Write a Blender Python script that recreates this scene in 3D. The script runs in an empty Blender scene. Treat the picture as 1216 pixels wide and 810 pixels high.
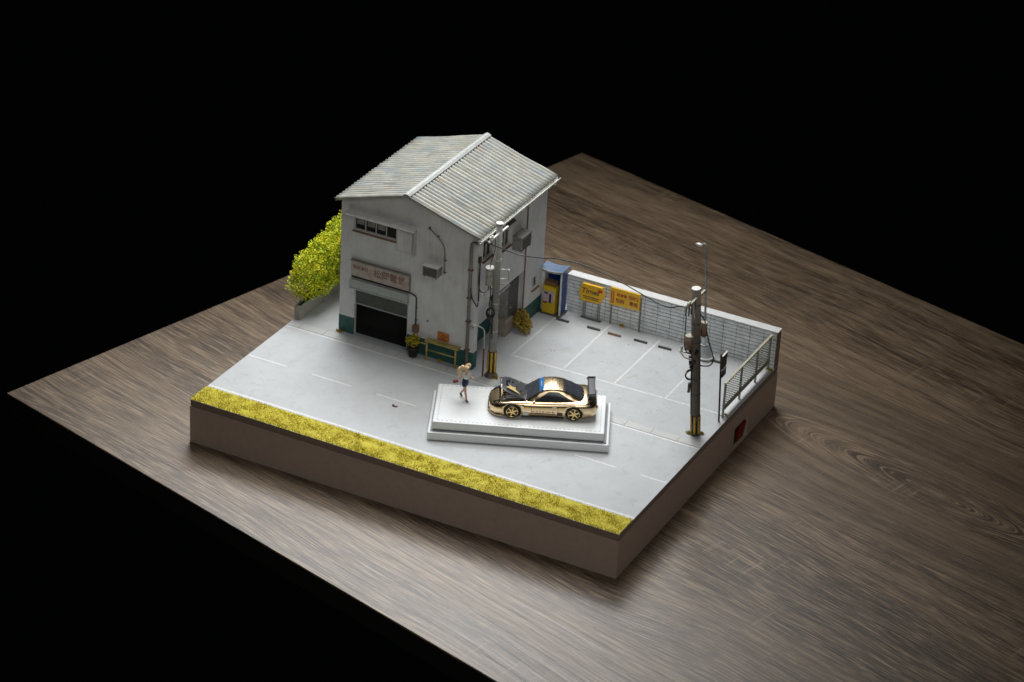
import bpy, bmesh, math, random
from mathutils import Vector, Matrix, noise
random.seed(7)
R = math.radians
PI = math.pi
scene = bpy.context.scene
COL = scene.collection
scene.unit_settings.system = 'METRIC'
scene.unit_settings.scale_length = 0.01          # one unit is one centimetre


# ------------------------------------------------------------------ materials
class N:
    def __init__(s, name):
        s.m = bpy.data.materials.new(name); s.m.use_nodes = True
        s.t = s.m.node_tree; s.n = s.t.nodes; s.n.clear()
        s.out = s.n.new('ShaderNodeOutputMaterial'); s.b = s.n.new('ShaderNodeBsdfPrincipled')
        s.t.links.new(s.b.outputs[0], s.out.inputs[0])
        s.tc = s.n.new('ShaderNodeTexCoord').outputs['Object']
    def link(s, a, b): s.t.links.new(a, b)
    def put(s, v, sock):
        if hasattr(v, 'is_output'): s.link(v, sock)
        elif isinstance(v, (tuple, list)): sock.default_value = tuple(v) + ((1,) if len(v) == 3 and sock.type == 'RGBA' else ())
        else: sock.default_value = v
    def mapping(s, scale=(1, 1, 1), rot=(0, 0, 0), loc=(0, 0, 0)):
        m = s.n.new('ShaderNodeMapping'); s.link(s.tc, m.inputs[0])
        m.inputs['Scale'].default_value = scale; m.inputs['Rotation'].default_value = rot; m.inputs['Location'].default_value = loc
        return m.outputs[0]
    def noise(s, scale, detail=4, rough=.55, dist=0, vec=None):
        t = s.n.new('ShaderNodeTexNoise'); s.link(vec or s.tc, t.inputs['Vector'])
        t.inputs['Scale'].default_value = scale; t.inputs['Detail'].default_value = detail
        t.inputs['Roughness'].default_value = rough; t.inputs['Distortion'].default_value = dist
        return t.outputs['Fac']
    def voro(s, scale, vec=None):
        t = s.n.new('ShaderNodeTexVoronoi'); s.link(vec or s.tc, t.inputs['Vector']); t.inputs['Scale'].default_value = scale
        return t
    def wave(s, scale, dist, detail=3, dscale=1, vec=None, d='Y'):
        t = s.n.new('ShaderNodeTexWave'); s.link(vec or s.tc, t.inputs['Vector']); t.bands_direction = d
        t.inputs['Scale'].default_value = scale; t.inputs['Distortion'].default_value = dist
        t.inputs['Detail'].default_value = detail; t.inputs['Detail Scale'].default_value = dscale
        return t.outputs['Fac']
    def ramp(s, fac, stops):
        r = s.n.new('ShaderNodeValToRGB'); s.link(fac, r.inputs[0]); e = r.color_ramp.elements
        while len(e) < len(stops): e.new(.5)
        for el, (p, c) in zip(e, stops):
            el.position = p; el.color = (c, c, c, 1) if not isinstance(c, (tuple, list)) else tuple(c) + (1,)
        return r.outputs[0]
    def mix(s, f, a, b, mode='MIX'):
        m = s.n.new('ShaderNodeMix'); m.data_type = 'RGBA'; m.blend_type = mode
        s.put(f, m.inputs['Factor']); s.put(a, m.inputs['A']) if False else None
        ia = [i for i in m.inputs if i.name == 'A' and i.type == 'RGBA'][0]
        ib = [i for i in m.inputs if i.name == 'B' and i.type == 'RGBA'][0]
        s.put(a, ia); s.put(b, ib)
        return [o for o in m.outputs if o.type == 'RGBA'][0]
    def math(s, op, a, b=0):
        m = s.n.new('ShaderNodeMath'); m.operation = op; s.put(a, m.inputs[0]); s.put(b, m.inputs[1]); return m.outputs[0]
    def bump(s, h, strength=.3, dist=.02):
        b = s.n.new('ShaderNodeBump'); s.link(h, b.inputs['Height'])
        b.inputs['Strength'].default_value = strength; b.inputs['Distance'].default_value = dist
        s.link(b.outputs[0], s.b.inputs['Normal'])
    def fin(s, col=None, rough=.6, metal=0, spec=None, coat=0):
        if col is not None: s.put(col, s.b.inputs['Base Color'])
        s.put(rough, s.b.inputs['Roughness']); s.put(metal, s.b.inputs['Metallic'])
        if spec is not None: s.b.inputs['Specular IOR Level'].default_value = spec
        if coat: s.b.inputs['Coat Weight'].default_value = coat; s.b.inputs['Coat Roughness'].default_value = .08
        return s.m


def plain(name, c, rough=.55, metal=0, var=.2, scale=3., bump=.15, coat=0, spec=None, dirt=None):
    g = N(name)
    f = g.ramp(g.noise(scale, 5), [(.3, 1 - var), (.7, 1 + var * .4)])
    col = g.mix(1, c, f, 'MULTIPLY')
    if dirt:
        dc, ds, lo, hi = dirt
        col = g.mix(g.ramp(g.noise(ds, 6, .65), [(lo, 0), (hi, 1)]), col, dc)
    if bump: g.bump(g.noise(scale * 9, 4), bump, .01)
    return g.fin(col, rough, metal, spec, coat)


def make_wood():
    g = N('wood_grain')
    # slow bend of the grain
    bend = g.n.new('ShaderNodeTexNoise'); g.link(g.mapping((.028, .07, 1)), bend.inputs['Vector']); bend.inputs['Scale'].default_value = 1; bend.inputs['Detail'].default_value = 2
    sep = g.n.new('ShaderNodeSeparateXYZ'); g.link(g.tc, sep.inputs[0])
    yb = g.math('ADD', sep.outputs[1], g.math('MULTIPLY', bend.outputs['Fac'], 5))
    # a flat sawn figure with an eye, wide rings stretched along the grain
    dx = g.math('MULTIPLY', g.math('SUBTRACT', sep.outputs[0], 48.5), .16); dy = g.math('SUBTRACT', sep.outputs[1], 35.2)
    rad = g.math('SQRT', g.math('ADD', g.math('MULTIPLY', dx, dx), g.math('MULTIPLY', dy, dy)))
    near = g.ramp(g.math('MULTIPLY', rad, .1), [(.22, 1), (.75, 0)])
    ych = g.math('ADD', g.math('MULTIPLY', yb, g.math('SUBTRACT', 1, near)), g.math('MULTIPLY', g.math('MULTIPLY', rad, 1.4), near))
    def vec(sx, sy):
        c = g.n.new('ShaderNodeCombineXYZ'); g.link(g.math('MULTIPLY', sep.outputs[0], sx), c.inputs[0]); g.link(g.math('MULTIPLY', ych, sy), c.inputs[1]); return c.outputs[0]
    broad = g.noise(1, 3, .5, .2, vec(.03, .32))
    board = g.noise(1, 1, .3, 0, vec(.010, .17))
    bandn = g.noise(1, 4, .62, .25, vec(.035, 1.2))
    line = g.noise(1, 4, .65, .15, vec(.060, 3.4))
    pore = g.noise(1, 4, .7, .1, vec(.34, 10.5))
    tone = g.math('ADD', g.math('ADD', g.math('MULTIPLY', broad, .65), g.math('MULTIPLY', bandn, .85)), g.math('MULTIPLY', board, .7))
    tone = g.math('SUBTRACT', tone, .5)
    col = g.ramp(tone, [(.38, (.040, .025, .014)), (.54, (.090, .058, .034)), (.68, (.155, .106, .064)), (.84, (.22, .158, .10))])
    dk = g.ramp(line, [(.36, .75), (.50, 0)])
    col = g.mix(dk, col, (.040, .027, .018))
    lt = g.ramp(pore, [(.50, 0), (.62, .8)])
    col = g.mix(lt, col, (.34, .25, .16))
    dp = g.ramp(pore, [(.34, .8), (.47, 0)])
    col = g.mix(dp, col, (.035, .024, .016))
    # pale saw marks running across the grain in patches
    sm = g.noise(1, 3, .6, .1, g.mapping((4.6, .17, 1), (0, 0, R(12))))
    mask = g.ramp(g.noise(1, 2, .5, .5, g.mapping((.13, .22, 1), (0, 0, 0), (1.3, 2.1, 0))), [(.56, 0), (.70, 1)])
    col = g.mix(g.math('MULTIPLY', g.ramp(sm, [(.56, 0), (.66, .6)]), mask), col, (.29, .225, .155))
    g.bump(g.math('ADD', line, g.math('MULTIPLY', pore, .8)), .12, .02)
    return g.fin(col, g.ramp(line, [(.3, .54), (.7, .44)]), 0, .68)


def make_ground(name, c, spot=.5, tint=(.30, .28, .24)):
    g = N(name)
    a = g.ramp(g.noise(.55, 5, .6), [(.3, .92), (.72, 1.03)])
    b = g.ramp(g.noise(14, 4, .7), [(.3, .90), (.7, 1.05)])
    col = g.mix(1, g.mix(1, c, a, 'MULTIPLY'), b, 'MULTIPLY')
    stain = g.ramp(g.noise(1.1, 6, .72, .8, g.mapping((1, 1, 1), (0, 0, 0), (4, 2, 0))), [(.54, 0), (.76, spot)])
    col = g.mix(stain, col, tint)
    speck = g.ramp(g.noise(6.5, 2, .5), [(.70, 0), (.76, .55)])
    col = g.mix(speck, col, (.16, .14, .11))
    g.bump(g.noise(22, 4), .12, .01)
    return g.fin(col, g.ramp(g.noise(2, 4), [(.3, .66), (.7, .74)]), 0, .4)


def make_wallpaint():
    g = N('weathered_wall_paint')
    a = g.ramp(g.noise(.9, 6, .65), [(.3, .86), (.7, 1.05)])
    col = g.mix(1, (.62, .625, .62), a, 'MULTIPLY')
    streak = g.ramp(g.noise(2.2, 5, .65, .3, g.mapping((2.2, 2.2, .16))), [(.54, 0), (.82, .45)])
    col = g.mix(streak, col, (.26, .23, .18))
    rust = g.ramp(g.noise(1.5, 5, .7, .2, g.mapping((1.6, 1.6, .22), (0, 0, 0), (7, 3, 1))), [(.64, 0), (.80, .55)])
    col = g.mix(rust, col, (.25, .16, .085))
    speck = g.ramp(g.noise(5, 3, .6), [(.68, 0), (.76, .5)])
    col = g.mix(speck, col, (.2, .19, .17))
    g.bump(g.noise(11, 5), .22, .012)
    return g.fin(col, .78)


def make_roof():
    g = N('rusty_corrugated_sheet')
    a = g.ramp(g.noise(1.1, 6, .65), [(.3, .72), (.7, 1.08)])
    col = g.mix(1, (.345, .352, .318), a, 'MULTIPLY')
    blue = g.ramp(g.noise(.7, 3, .5, .3, g.mapping((.8, 1.6, .8), (0, 0, 0), (9, 1, 0))), [(.5, 0), (.68, .55)])
    col = g.mix(blue, col, (.22, .27, .30))
    crm = g.ramp(g.noise(1.3, 4, .6, .2, g.mapping((.5, 2.2, .6))), [(.52, 0), (.66, .55)])
    col = g.mix(crm, col, (.45, .41, .33))
    rust = g.ramp(g.noise(.75, 6, .7, .5, g.mapping((.6, 1.7, .6), (0, 0, 0), (2, 5, 3))), [(.57, 0), (.72, .75)])
    col = g.mix(rust, col, (.22, .14, .075))
    fine = g.ramp(g.noise(9, 5, .7, 0, g.mapping((.5, 2, .5))), [(.60, 0), (.72, .5)])
    col = g.mix(fine, col, (.17, .15, .12))
    g.bump(g.noise(14, 4), .2, .01)
    return g.fin(col, .62, .0)


def make_leaf(name, stops, scale=3.2):
    g = N(name)
    f = g.math('ADD', g.math('MULTIPLY', g.noise(scale, 3, .6), .6), g.math('MULTIPLY', g.noise(scale * 5, 2, .7), .5))
    col = g.ramp(f, stops)
    m = g.fin(col, .75)
    g.b.inputs['Subsurface Weight'].default_value = 0
    return m


def make_glass(name, c, rough=.12):
    g = N(name)
    return g.fin(g.mix(g.noise(2, 3), c, tuple(x * 1.8 for x in c)), rough, 0, .6)


def make_stripes():
    g = N('yellow_black_pole_wrap')
    return g.fin(g.mix(g.ramp(g.noise(5, 4, .7), [(.45, 0), (.7, .7)]), (.58, .36, .02), (.20, .13, .03)), .5)


M = {}
M['wood'] = make_wood()
M['edge'] = plain('shaded_table_edge', (.006, .005, .004), .7)  # near black colour stands in for shade on the unlit table side
M['base'] = plain('base_brown_laminate', (.39, .30, .25), .55, var=.08, bump=.05)
M['plate'] = plain('base_plate_edge', (.22, .16, .13), .6, var=.15)
M['black'] = plain('black_plastic', (.012, .012, .013), .4, var=.1)
M['red'] = plain('red_rocker_plastic', (.16, .008, .007), .35, var=.1)
M['road'] = make_ground('road_surface', (.475, .495, .505), .45)
M['lot'] = make_ground('parking_concrete', (.44, .46, .47), .5)
M['gutter'] = make_ground('gutter_concrete', (.50, .51, .50), .6)
M['line'] = plain('white_road_paint', (.66, .67, .67), .6, var=.18, scale=5, dirt=((.52, .53, .53), 7, .52, .72))
M['oldline'] = plain('worn_parking_paint', (.60, .61, .61), .65, var=.2, scale=5, dirt=((.50, .51, .52), 4, .46, .64))
M['wall'] = make_wallpaint()
M['inner'] = plain('interior_shade', (.012, .012, .012), .9)  # shade inside the garage, painted as a near black colour
M['dado'] = plain('green_dado_paint', (.020, .095, .082), .6, var=.35, scale=2.2, dirt=((.10, .11, .09), 3, .58, .75))
M['roof'] = make_roof()
M['cap'] = plain('pale_ridge_metal', (.34, .355, .345), .5, var=.2, dirt=((.30, .27, .22), 3, .6, .8))
M['frame'] = plain('aged_white_metal', (.50, .50, .48), .55, var=.25, dirt=((.22, .17, .11), 4, .58, .75))
M['pale'] = plain('pale_metal', (.70, .70, .66), .5, var=.15)
M['shutter'] = plain('olive_grey_shutter', (.27, .295, .265), .55, var=.2, dirt=((.17, .15, .10), 3, .58, .75))
M['shutterbox'] = plain('pale_green_shutter_box', (.38, .42, .39), .55, var=.2, dirt=((.25, .22, .14), 3, .55, .75))
M['sign'] = plain('faded_sign_board', (.47, .41, .37), .65, var=.2, scale=2, dirt=((.36, .25, .20), 2.4, .45, .7))
M['signtext'] = plain('faded_brown_lettering', (.26, .155, .12), .7, var=.25, scale=4)
M['pipe'] = plain('grey_brown_pipe', (.20, .185, .165), .5, var=.3, dirt=((.20, .10, .05), 4, .58, .75))
M['cable'] = plain('black_cable', (.014, .014, .015), .45, var=.1)
M['ac'] = plain('grey_unit_casing', (.24, .24, .23), .6, var=.3, dirt=((.13, .11, .08), 4, .5, .75))
M['dkgrey'] = plain('dark_grey_paint', (.085, .085, .083), .6, var=.25)
M['glass'] = make_glass('dark_window_glass', (.020, .021, .022))
M['rustbrown'] = plain('rusty_brown', (.20, .105, .05), .7, var=.4)
M['rail'] = plain('worn_yellow_rail', (.42, .34, .10), .55, var=.3, dirt=((.22, .15, .05), 4, .55, .75))
M['orange'] = plain('orange_notice', (.55, .19, .02), .6, var=.3, scale=4, dirt=((.30, .09, .02), 7, .5, .65))
M['pole'] = plain('concrete_pole', (.24, .24, .225), .75, var=.3, scale=3, bump=.35, dirt=((.15, .12, .08), 3, .5, .75))
M['polebrown'] = plain('weathered_pole', (.135, .12, .10), .75, var=.35, scale=3, bump=.35, dirt=((.12, .085, .05), 3, .48, .72))
M['steel'] = plain('galvanised_steel', (.48, .47, .44), .42, .45, var=.2, dirt=((.25, .18, .12), 5, .58, .75))
M['ceramic'] = plain('white_insulator', (.72, .72, .69), .25, var=.1)
M['trafo'] = plain('grey_transformer', (.33, .32, .29), .55, var=.25, dirt=((.18, .14, .09), 3, .5, .75))
M['rusttrafo'] = plain('rusty_transformer', (.27, .22, .16), .65, var=.3, dirt=((.24, .11, .045), 2.5, .42, .6))
M['stripe'] = make_stripes()
M['block'] = plain('blue_grey_block', (.78, .82, .83), .7, var=.2, scale=2, dirt=((.36, .36, .31), 1.6, .56, .80))
M['joint'] = plain('dark_joint', (.045, .047, .048), .9)
M['coping'] = plain('white_coping', (.60, .61, .61), .6, var=.12, dirt=((.45, .43, .38), 3, .62, .8))
M['yellow'] = plain('yellow_sign_enamel', (.80, .46, .006), .4, var=.15, scale=3)
M['redtext'] = plain('red_lettering', (.50, .028, .012), .5, var=.1)
M['blacktext'] = plain('black_lettering', (.02, .018, .015), .5, var=.1)
M['darkred'] = plain('dark_red_lettering', (.28, .03, .02), .5, var=.1)
M['blue'] = plain('blue_shelter_panel', (.012, .055, .26), .35, var=.2)
M['bluegrey'] = plain('pale_blue_canopy', (.13, .19, .30), .4, var=.2)
M['pinkw'] = plain('pink_white_panel', (.55, .42, .45), .5, var=.35, scale=6)
M['mach'] = plain('mustard_machine', (.60, .42, .010), .5, var=.2, dirt=((.28, .19, .02), 3, .55, .75))
M['stop'] = plain('dark_rubber_stop', (.062, .068, .066), .75, var=.3)
M['stopbrown'] = plain('brown_rubber_stop', (.19, .12, .075), .75, var=.3)
M['fence'] = plain('weathered_cream_metal', (.46, .44, .34), .55, var=.25, dirt=((.25, .20, .09), 4, .52, .72))
M['fencegrey'] = plain('grey_green_fence', (.27, .285, .25), .55, var=.3, dirt=((.14, .11, .06), 4, .52, .72))
M['busdark'] = plain('dark_sign_panel', (.055, .04, .055), .4, var=.3)
M['busnavy'] = plain('navy_sign_panel', (.025, .028, .07), .4, var=.3)
M['white'] = plain('white_stand_plastic', (.74, .77, .78), .33, var=.04, bump=.03)
M['stitch'] = plain('grey_stitch', (.26, .27, .28), .6, var=.1)
M['gold'] = plain('gold_chrome', (.80, .62, .39), .24, 1, var=.05, bump=0)
M['golddk'] = plain('gold_rim_metal', (.72, .53, .24), .25, 1, var=.1, bump=0)
M['carbon'] = plain('carbon_grey', (.105, .109, .118), .30, .3, var=.3, scale=9, bump=.1, coat=.4)
M['wing'] = plain('dull_grey_wing', (.06, .063, .068), .55, var=.25, scale=6)
M['flash'] = plain('gold_print', (.62, .47, .20), .45, var=.2)
M['carglass'] = make_glass('smoked_car_glass', (.030, .034, .042), .16)
M['tyre'] = plain('tyre_rubber', (.014, .014, .014), .65, var=.1)
M['silver'] = plain('silver_metal', (.60, .60, .60), .3, .7, var=.2)
M['banner'] = plain('blue_banner', (.005, .14, .42), .35, var=.1)
M['lamplens'] = make_glass('dark_headlamp', (.03, .03, .032), .1)
M['whitetext'] = plain('white_decal', (.75, .75, .75), .5, var=.1)
M['decal'] = plain('brown_decal', (.09, .055, .025), .5, var=.2)
M['taillight'] = plain('red_tail_lamp', (.30, .02, .015), .2, var=.1)
M['skin'] = plain('skin_paint', (.62, .36, .25), .55, var=.08, bump=0)
M['hair'] = plain('blonde_hair_paint', (.70, .52, .29), .55, var=.3, scale=8)
M['shirt'] = plain('white_shirt', (.66, .70, .72), .65, var=.12, scale=8)
M['navy'] = plain('navy_shorts', (.010, .030, .075), .6, var=.2)
M['teal'] = plain('teal_hem', (.012, .085, .09), .6, var=.2)
M['shoe'] = plain('dark_brown_shoe', (.030, .016, .018), .45, var=.1)
M['bag'] = plain('dull_red_bag', (.28, .035, .055), .5, var=.2)
M['soil'] = plain('brown_soil', (.07, .05, .03), .95, var=.4, scale=8)
M['pot'] = plain('dark_brown_pot', (.028, .018, .014), .7, var=.4, scale=6)
M['beige'] = plain('stained_beige_concrete', (.27, .235, .185), .8, var=.3, scale=2)
M['planter'] = plain('planter_concrete', (.37, .37, .31), .75, var=.3, scale=2, dirt=((.19, .17, .10), 2, .48, .7))
M['hedge'] = make_leaf('yellow_green_foam', [(.38, (.06, .20, .02)), (.46, (.27, .46, .018)), (.54, (.64, .68, .02)), (.66, (.80, .72, .035)), (.78, (.64, .40, .07))], 1.6)
M['weed'] = make_leaf('mustard_weed', [(.40, (.10, .13, .012)), (.52, (.38, .30, .012)), (.70, (.55, .42, .03))], 5)
M['weedbrown'] = make_leaf('ochre_weed', [(.40, (.14, .10, .02)), (.52, (.32, .22, .02)), (.70, (.46, .33, .05))], 5)
M['grass'] = make_leaf('mustard_static_grass', [(.34, (.33, .265, .012)), (.46, (.43, .36, .010)), (.60, (.54, .46, .012)), (.74, (.57, .50, .09))], 2.4)
M['litter'] = plain('dead_leaf_litter', (.20, .17, .135), .9, var=.5, scale=1.5)
M['leafred'] = plain('dark_red_leaf', (.13, .03, .028), .7, var=.3, scale=12)
M['cone'] = plain('grey_footing', (.36, .39, .40), .45, var=.15)


# ------------------------------------------------------------------ mesh building
def W(o):
    m = o.matrix_basis.copy()
    while o.parent: o = o.parent; m = o.matrix_basis @ m
    return m


class MB:
    def __init__(s): s.bm = bmesh.new()
    def box(s, c, d, rot=None, bevel=0):
        r = bmesh.ops.create_cube(s.bm, size=1)['verts']
        bmesh.ops.scale(s.bm, vec=d, verts=r)
        if bevel:
            es = list({e for v in r for e in v.link_edges})
            rr = bmesh.ops.bevel(s.bm, geom=es, offset=bevel, segments=2, affect='EDGES', profile=.5)
            r = list({v for f in rr['faces'] for v in f.verts} | {v for v in r if v.is_valid})
        if rot is not None: bmesh.ops.transform(s.bm, matrix=rot.to_4x4(), verts=r)
        bmesh.ops.translate(s.bm, vec=c, verts=r)
        return s
    def bb(s, x0, x1, y0, y1, z0, z1, bevel=0):
        return s.box(((x0 + x1) / 2, (y0 + y1) / 2, (z0 + z1) / 2), (x1 - x0, y1 - y0, z1 - z0), None, bevel)
    def cyl(s, p0, p1, r0, r1=None, seg=16, cap=True):
        p0 = Vector(p0); p1 = Vector(p1); r1 = r0 if r1 is None else r1
        d = p1 - p0; q = d.to_track_quat('Z', 'Y').to_matrix()
        a = []; b = []
        for i in range(seg):
            t = 2 * PI * i / seg; u = Vector((math.cos(t), math.sin(t), 0))
            a.append(s.bm.verts.new(p0 + q @ (u * r0))); b.append(s.bm.verts.new(p1 + q @ (u * r1)))
        for i in range(seg):
            j = (i + 1) % seg; s.bm.faces.new((a[i], a[j], b[j], b[i])).smooth = True
        if cap:
            s.bm.faces.new(a[::-1]); s.bm.faces.new(b)
        return s
    def lathe(s, c, prof, seg=24):
        rings = []
        for r, z in prof:
            rings.append([s.bm.verts.new((c[0] + r * math.cos(2 * PI * i / seg), c[1] + r * math.sin(2 * PI * i / seg), c[2] + z)) for i in range(seg)])
        for k in range(len(rings) - 1):
            for i in range(seg):
                j = (i + 1) % seg
                s.bm.faces.new((rings[k][i], rings[k][j], rings[k + 1][j], rings[k + 1][i])).smooth = True
        s.bm.faces.new(rings[0][::-1]); s.bm.faces.new(rings[-1])
        return s
    def tube(s, pts, r, seg=8, smooth=True, sub=0):
        P = [Vector(p) for p in pts]
        if sub: P = catmull(P, sub)
        rad = r if isinstance(r, list) else [r] * len(P)
        if len(rad) != len(P): rad = [rad[min(len(rad) - 1, int(i * len(rad) / len(P)))] for i in range(len(P))]
        rings = []; up = None
        for i, p in enumerate(P):
            t = (P[min(i + 1, len(P) - 1)] - P[max(i - 1, 0)]).normalized()
            if up is None: up = Vector((0, 0, 1)) if abs(t.z) < .9 else Vector((1, 0, 0))
            a = t.cross(up).normalized(); up = a.cross(t).normalized()
            rings.append([s.bm.verts.new(p + (a * math.cos(2 * PI * k / seg) + up * math.sin(2 * PI * k / seg)) * rad[i]) for k in range(seg)])
        for i in range(len(rings) - 1):
            for k in range(seg):
                j = (k + 1) % seg
                f = s.bm.faces.new((rings[i][k], rings[i][j], rings[i + 1][j], rings[i + 1][k])); f.smooth = smooth
        s.bm.faces.new(rings[0][::-1]); s.bm.faces.new(rings[-1])
        return s
    def prism(s, poly, d):
        a = [s.bm.verts.new(p) for p in poly]; b = [s.bm.verts.new(Vector(p) + Vector(d)) for p in poly]
        n = len(a); s.bm.faces.new(a[::-1]); s.bm.faces.new(b)
        for i in range(n): s.bm.faces.new((a[i], a[(i + 1) % n], b[(i + 1) % n], b[i]))
        return s
    def face(s, *pts, smooth=False):
        f = s.bm.faces.new([s.bm.verts.new(p) for p in pts]); f.smooth = smooth; return s
    def grid(s, pts, smooth=True, closed=False):
        V = [[s.bm.verts.new(p) for p in row] for row in pts]
        for i in range(len(V) - 1):
            n = len(V[i])
            for j in range(n if closed else n - 1):
                k = (j + 1) % n
                s.bm.faces.new((V[i][j], V[i][k], V[i + 1][k], V[i + 1][j])).smooth = smooth
        return V
    def ball(s, c, r, sub=2, sc=(1, 1, 1)):
        v = bmesh.ops.create_icosphere(s.bm, subdivisions=sub, radius=r)['verts']
        for f in {f for x in v for f in x.link_faces}: f.smooth = True
        bmesh.ops.scale(s.bm, vec=sc, verts=v); bmesh.ops.translate(s.bm, vec=c, verts=v); return s
    def torus(s, c, R0, r, rot=None, n=28, m=8, sc=(1, 1, 1)):
        rot = rot or Matrix.Identity(3)
        rows = []
        for i in range(n):
            t = 2 * PI * i / n
            rows.append([Vector(c) + rot @ Vector(((R0 + r * math.cos(2 * PI * k / m)) * math.cos(t) * sc[0], (R0 + r * math.cos(2 * PI * k / m)) * math.sin(t) * sc[1], r * math.sin(2 * PI * k / m))) for k in range(m)])
        rows.append(rows[0])
        s.grid(rows, True, True); bmesh.ops.remove_doubles(s.bm, verts=s.bm.verts, dist=1e-6); return s
    def each(s, name, mat, parent, local=False):
        """every loose piece becomes a part of its own"""
        todo = set(s.bm.verts); out = []
        while todo:
            v = todo.pop(); comp = {v}; st = [v]
            while st:
                x = st.pop()
                for e in x.link_edges:
                    y = e.other_vert(x)
                    if y not in comp: comp.add(y); st.append(y)
            todo -= comp
            p = MB(); mp = {}
            for x in comp: mp[x] = p.bm.verts.new(x.co)
            for f in {f for x in comp for f in x.link_faces}:
                p.bm.faces.new([mp[x] for x in f.verts]).smooth = f.smooth
            out.append(p)
        s.bm.free()
        return [p.build(name, mat, parent, local=local) for p in out]
    def build(s, name, mat, parent=None, loc=None, local=False, label=None, cat=None, group=None, kind=None, norm=True):
        me = bpy.data.meshes.new(name)
        if norm: bmesh.ops.recalc_face_normals(s.bm, faces=s.bm.faces)
        o = bpy.data.objects.new(name, me)
        if parent is not None:
            o.parent = parent
            if not local: bmesh.ops.transform(s.bm, matrix=W(parent).inverted(), verts=s.bm.verts)
        elif loc is not None:
            o.location = loc
            if not local: bmesh.ops.translate(s.bm, vec=-Vector(loc), verts=s.bm.verts)
        s.bm.to_mesh(me); s.bm.free(); me.materials.append(mat); COL.objects.link(o)
        return tag(o, label, cat, group, kind)


def tag(o, label=None, cat=None, group=None, kind=None):
    if label: o['label'] = label
    if cat: o['category'] = cat
    if group: o['group'] = group
    if kind: o['kind'] = kind
    return o


def thing(name, loc, label, cat, group=None, rz=0):
    o = bpy.data.objects.new(name, None); COL.objects.link(o); o.empty_display_size = .2
    o.location = loc; o.rotation_euler = (0, 0, rz)
    return tag(o, label, cat, group)


def copy_tree(o, parent=None):
    c = o.copy(); COL.objects.link(c); c.parent = parent
    for ch in list(o.children): copy_tree(ch, c)
    return c


def catmull(P, n):
    out = []
    Q = [P[0] * 2 - P[1]] + P + [P[-1] * 2 - P[-2]]
    for i in range(1, len(Q) - 2):
        a, b, c, d = Q[i - 1:i + 3]
        for k in range(n):
            t = k / n
            out.append(.5 * (2 * b + (c - a) * t + (2 * a - 5 * b + 4 * c - d) * t * t + (3 * b - a - 3 * c + d) * t ** 3))
    out.append(P[-1]); return out


def lettering(txt, size, mat, parent, m, name='lettering', depth=.006, sx=1, shear=0, bold=0):
    """text turned into a mesh; m places its centre, text facing +Z of m"""
    cu = bpy.data.curves.new('lettering_outline', 'FONT'); cu.body = txt; cu.size = size; cu.align_x = 'CENTER'; cu.align_y = 'CENTER'
    cu.extrude = depth; cu.shear = shear; cu.offset = bold; cu.space_line = .8
    t = bpy.data.objects.new('lettering_outline', cu); COL.objects.link(t)
    bpy.context.view_layer.update()
    me = bpy.data.meshes.new_from_object(t.evaluated_get(bpy.context.evaluated_depsgraph_get()))
    COL.objects.unlink(t); bpy.data.objects.remove(t); bpy.data.curves.remove(cu)
    me.transform(W(parent).inverted() @ m @ Matrix.Diagonal((sx, 1, 1, 1)))
    me.materials.clear(); me.materials.append(mat); me.name = name
    o = bpy.data.objects.new(name, me); o.parent = parent; COL.objects.link(o); return o


def holed(mb, x0, x1, z0, z1, holes, to3, thick):
    """a wall slab with rectangular holes; to3(u,v,depth) gives the point"""
    us = sorted({x0, x1} | {h[0] for h in holes} | {h[1] for h in holes})
    vs = sorted({z0, z1} | {h[2] for h in holes} | {h[3] for h in holes})
    def solid(i, j):
        if i < 0 or j < 0 or i >= len(us) - 1 or j >= len(vs) - 1: return False
        u = (us[i] + us[i + 1]) / 2; v = (vs[j] + vs[j + 1]) / 2
        return not any(h[0] < u < h[1] and h[2] < v < h[3] for h in holes)
    for i in range(len(us) - 1):
        for j in range(len(vs) - 1):
            if not solid(i, j): continue
            a, b, c, d = us[i], us[i + 1], vs[j], vs[j + 1]
            for dep in (0, thick): mb.face(to3(a, c, dep), to3(b, c, dep), to3(b, d, dep), to3(a, d, dep))
            if not solid(i - 1, j): mb.face(to3(a, c, 0), to3(a, d, 0), to3(a, d, thick), to3(a, c, thick))
            if not solid(i + 1, j): mb.face(to3(b, c, 0), to3(b, d, 0), to3(b, d, thick), to3(b, c, thick))
            if not solid(i, j - 1): mb.face(to3(a, c, 0), to3(b, c, 0), to3(b, c, thick), to3(a, c, thick))
            if not solid(i, j + 1): mb.face(to3(a, d, 0), to3(b, d, 0), to3(b, d, thick), to3(a, d, thick))
    bmesh.ops.remove_doubles(mb.bm, verts=mb.bm.verts, dist=1e-5)
    return mb


FRONT = Matrix.Rotation(R(90), 4, 'X')                       # text facing -Y


def leaves(mb, pts, size, tilt=1.0):
    for p in pts:
        s = size * random.uniform(.55, 1.25)
        q = Matrix.Rotation(random.uniform(0, 2 * PI), 3, 'Z') @ Matrix.Rotation(random.uniform(-tilt, tilt) * 1.4, 3, 'X') @ Matrix.Rotation(random.uniform(-tilt, tilt), 3, 'Y')
        k = random.choice((4, 5))
        mb.face(*[Vector(p) + q @ Vector((math.cos(2 * PI * i / k) * s * random.uniform(.7, 1.1), math.sin(2 * PI * i / k) * s * .7, random.uniform(-.2, .2) * s)) for i in range(k)])
    return mb


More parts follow.
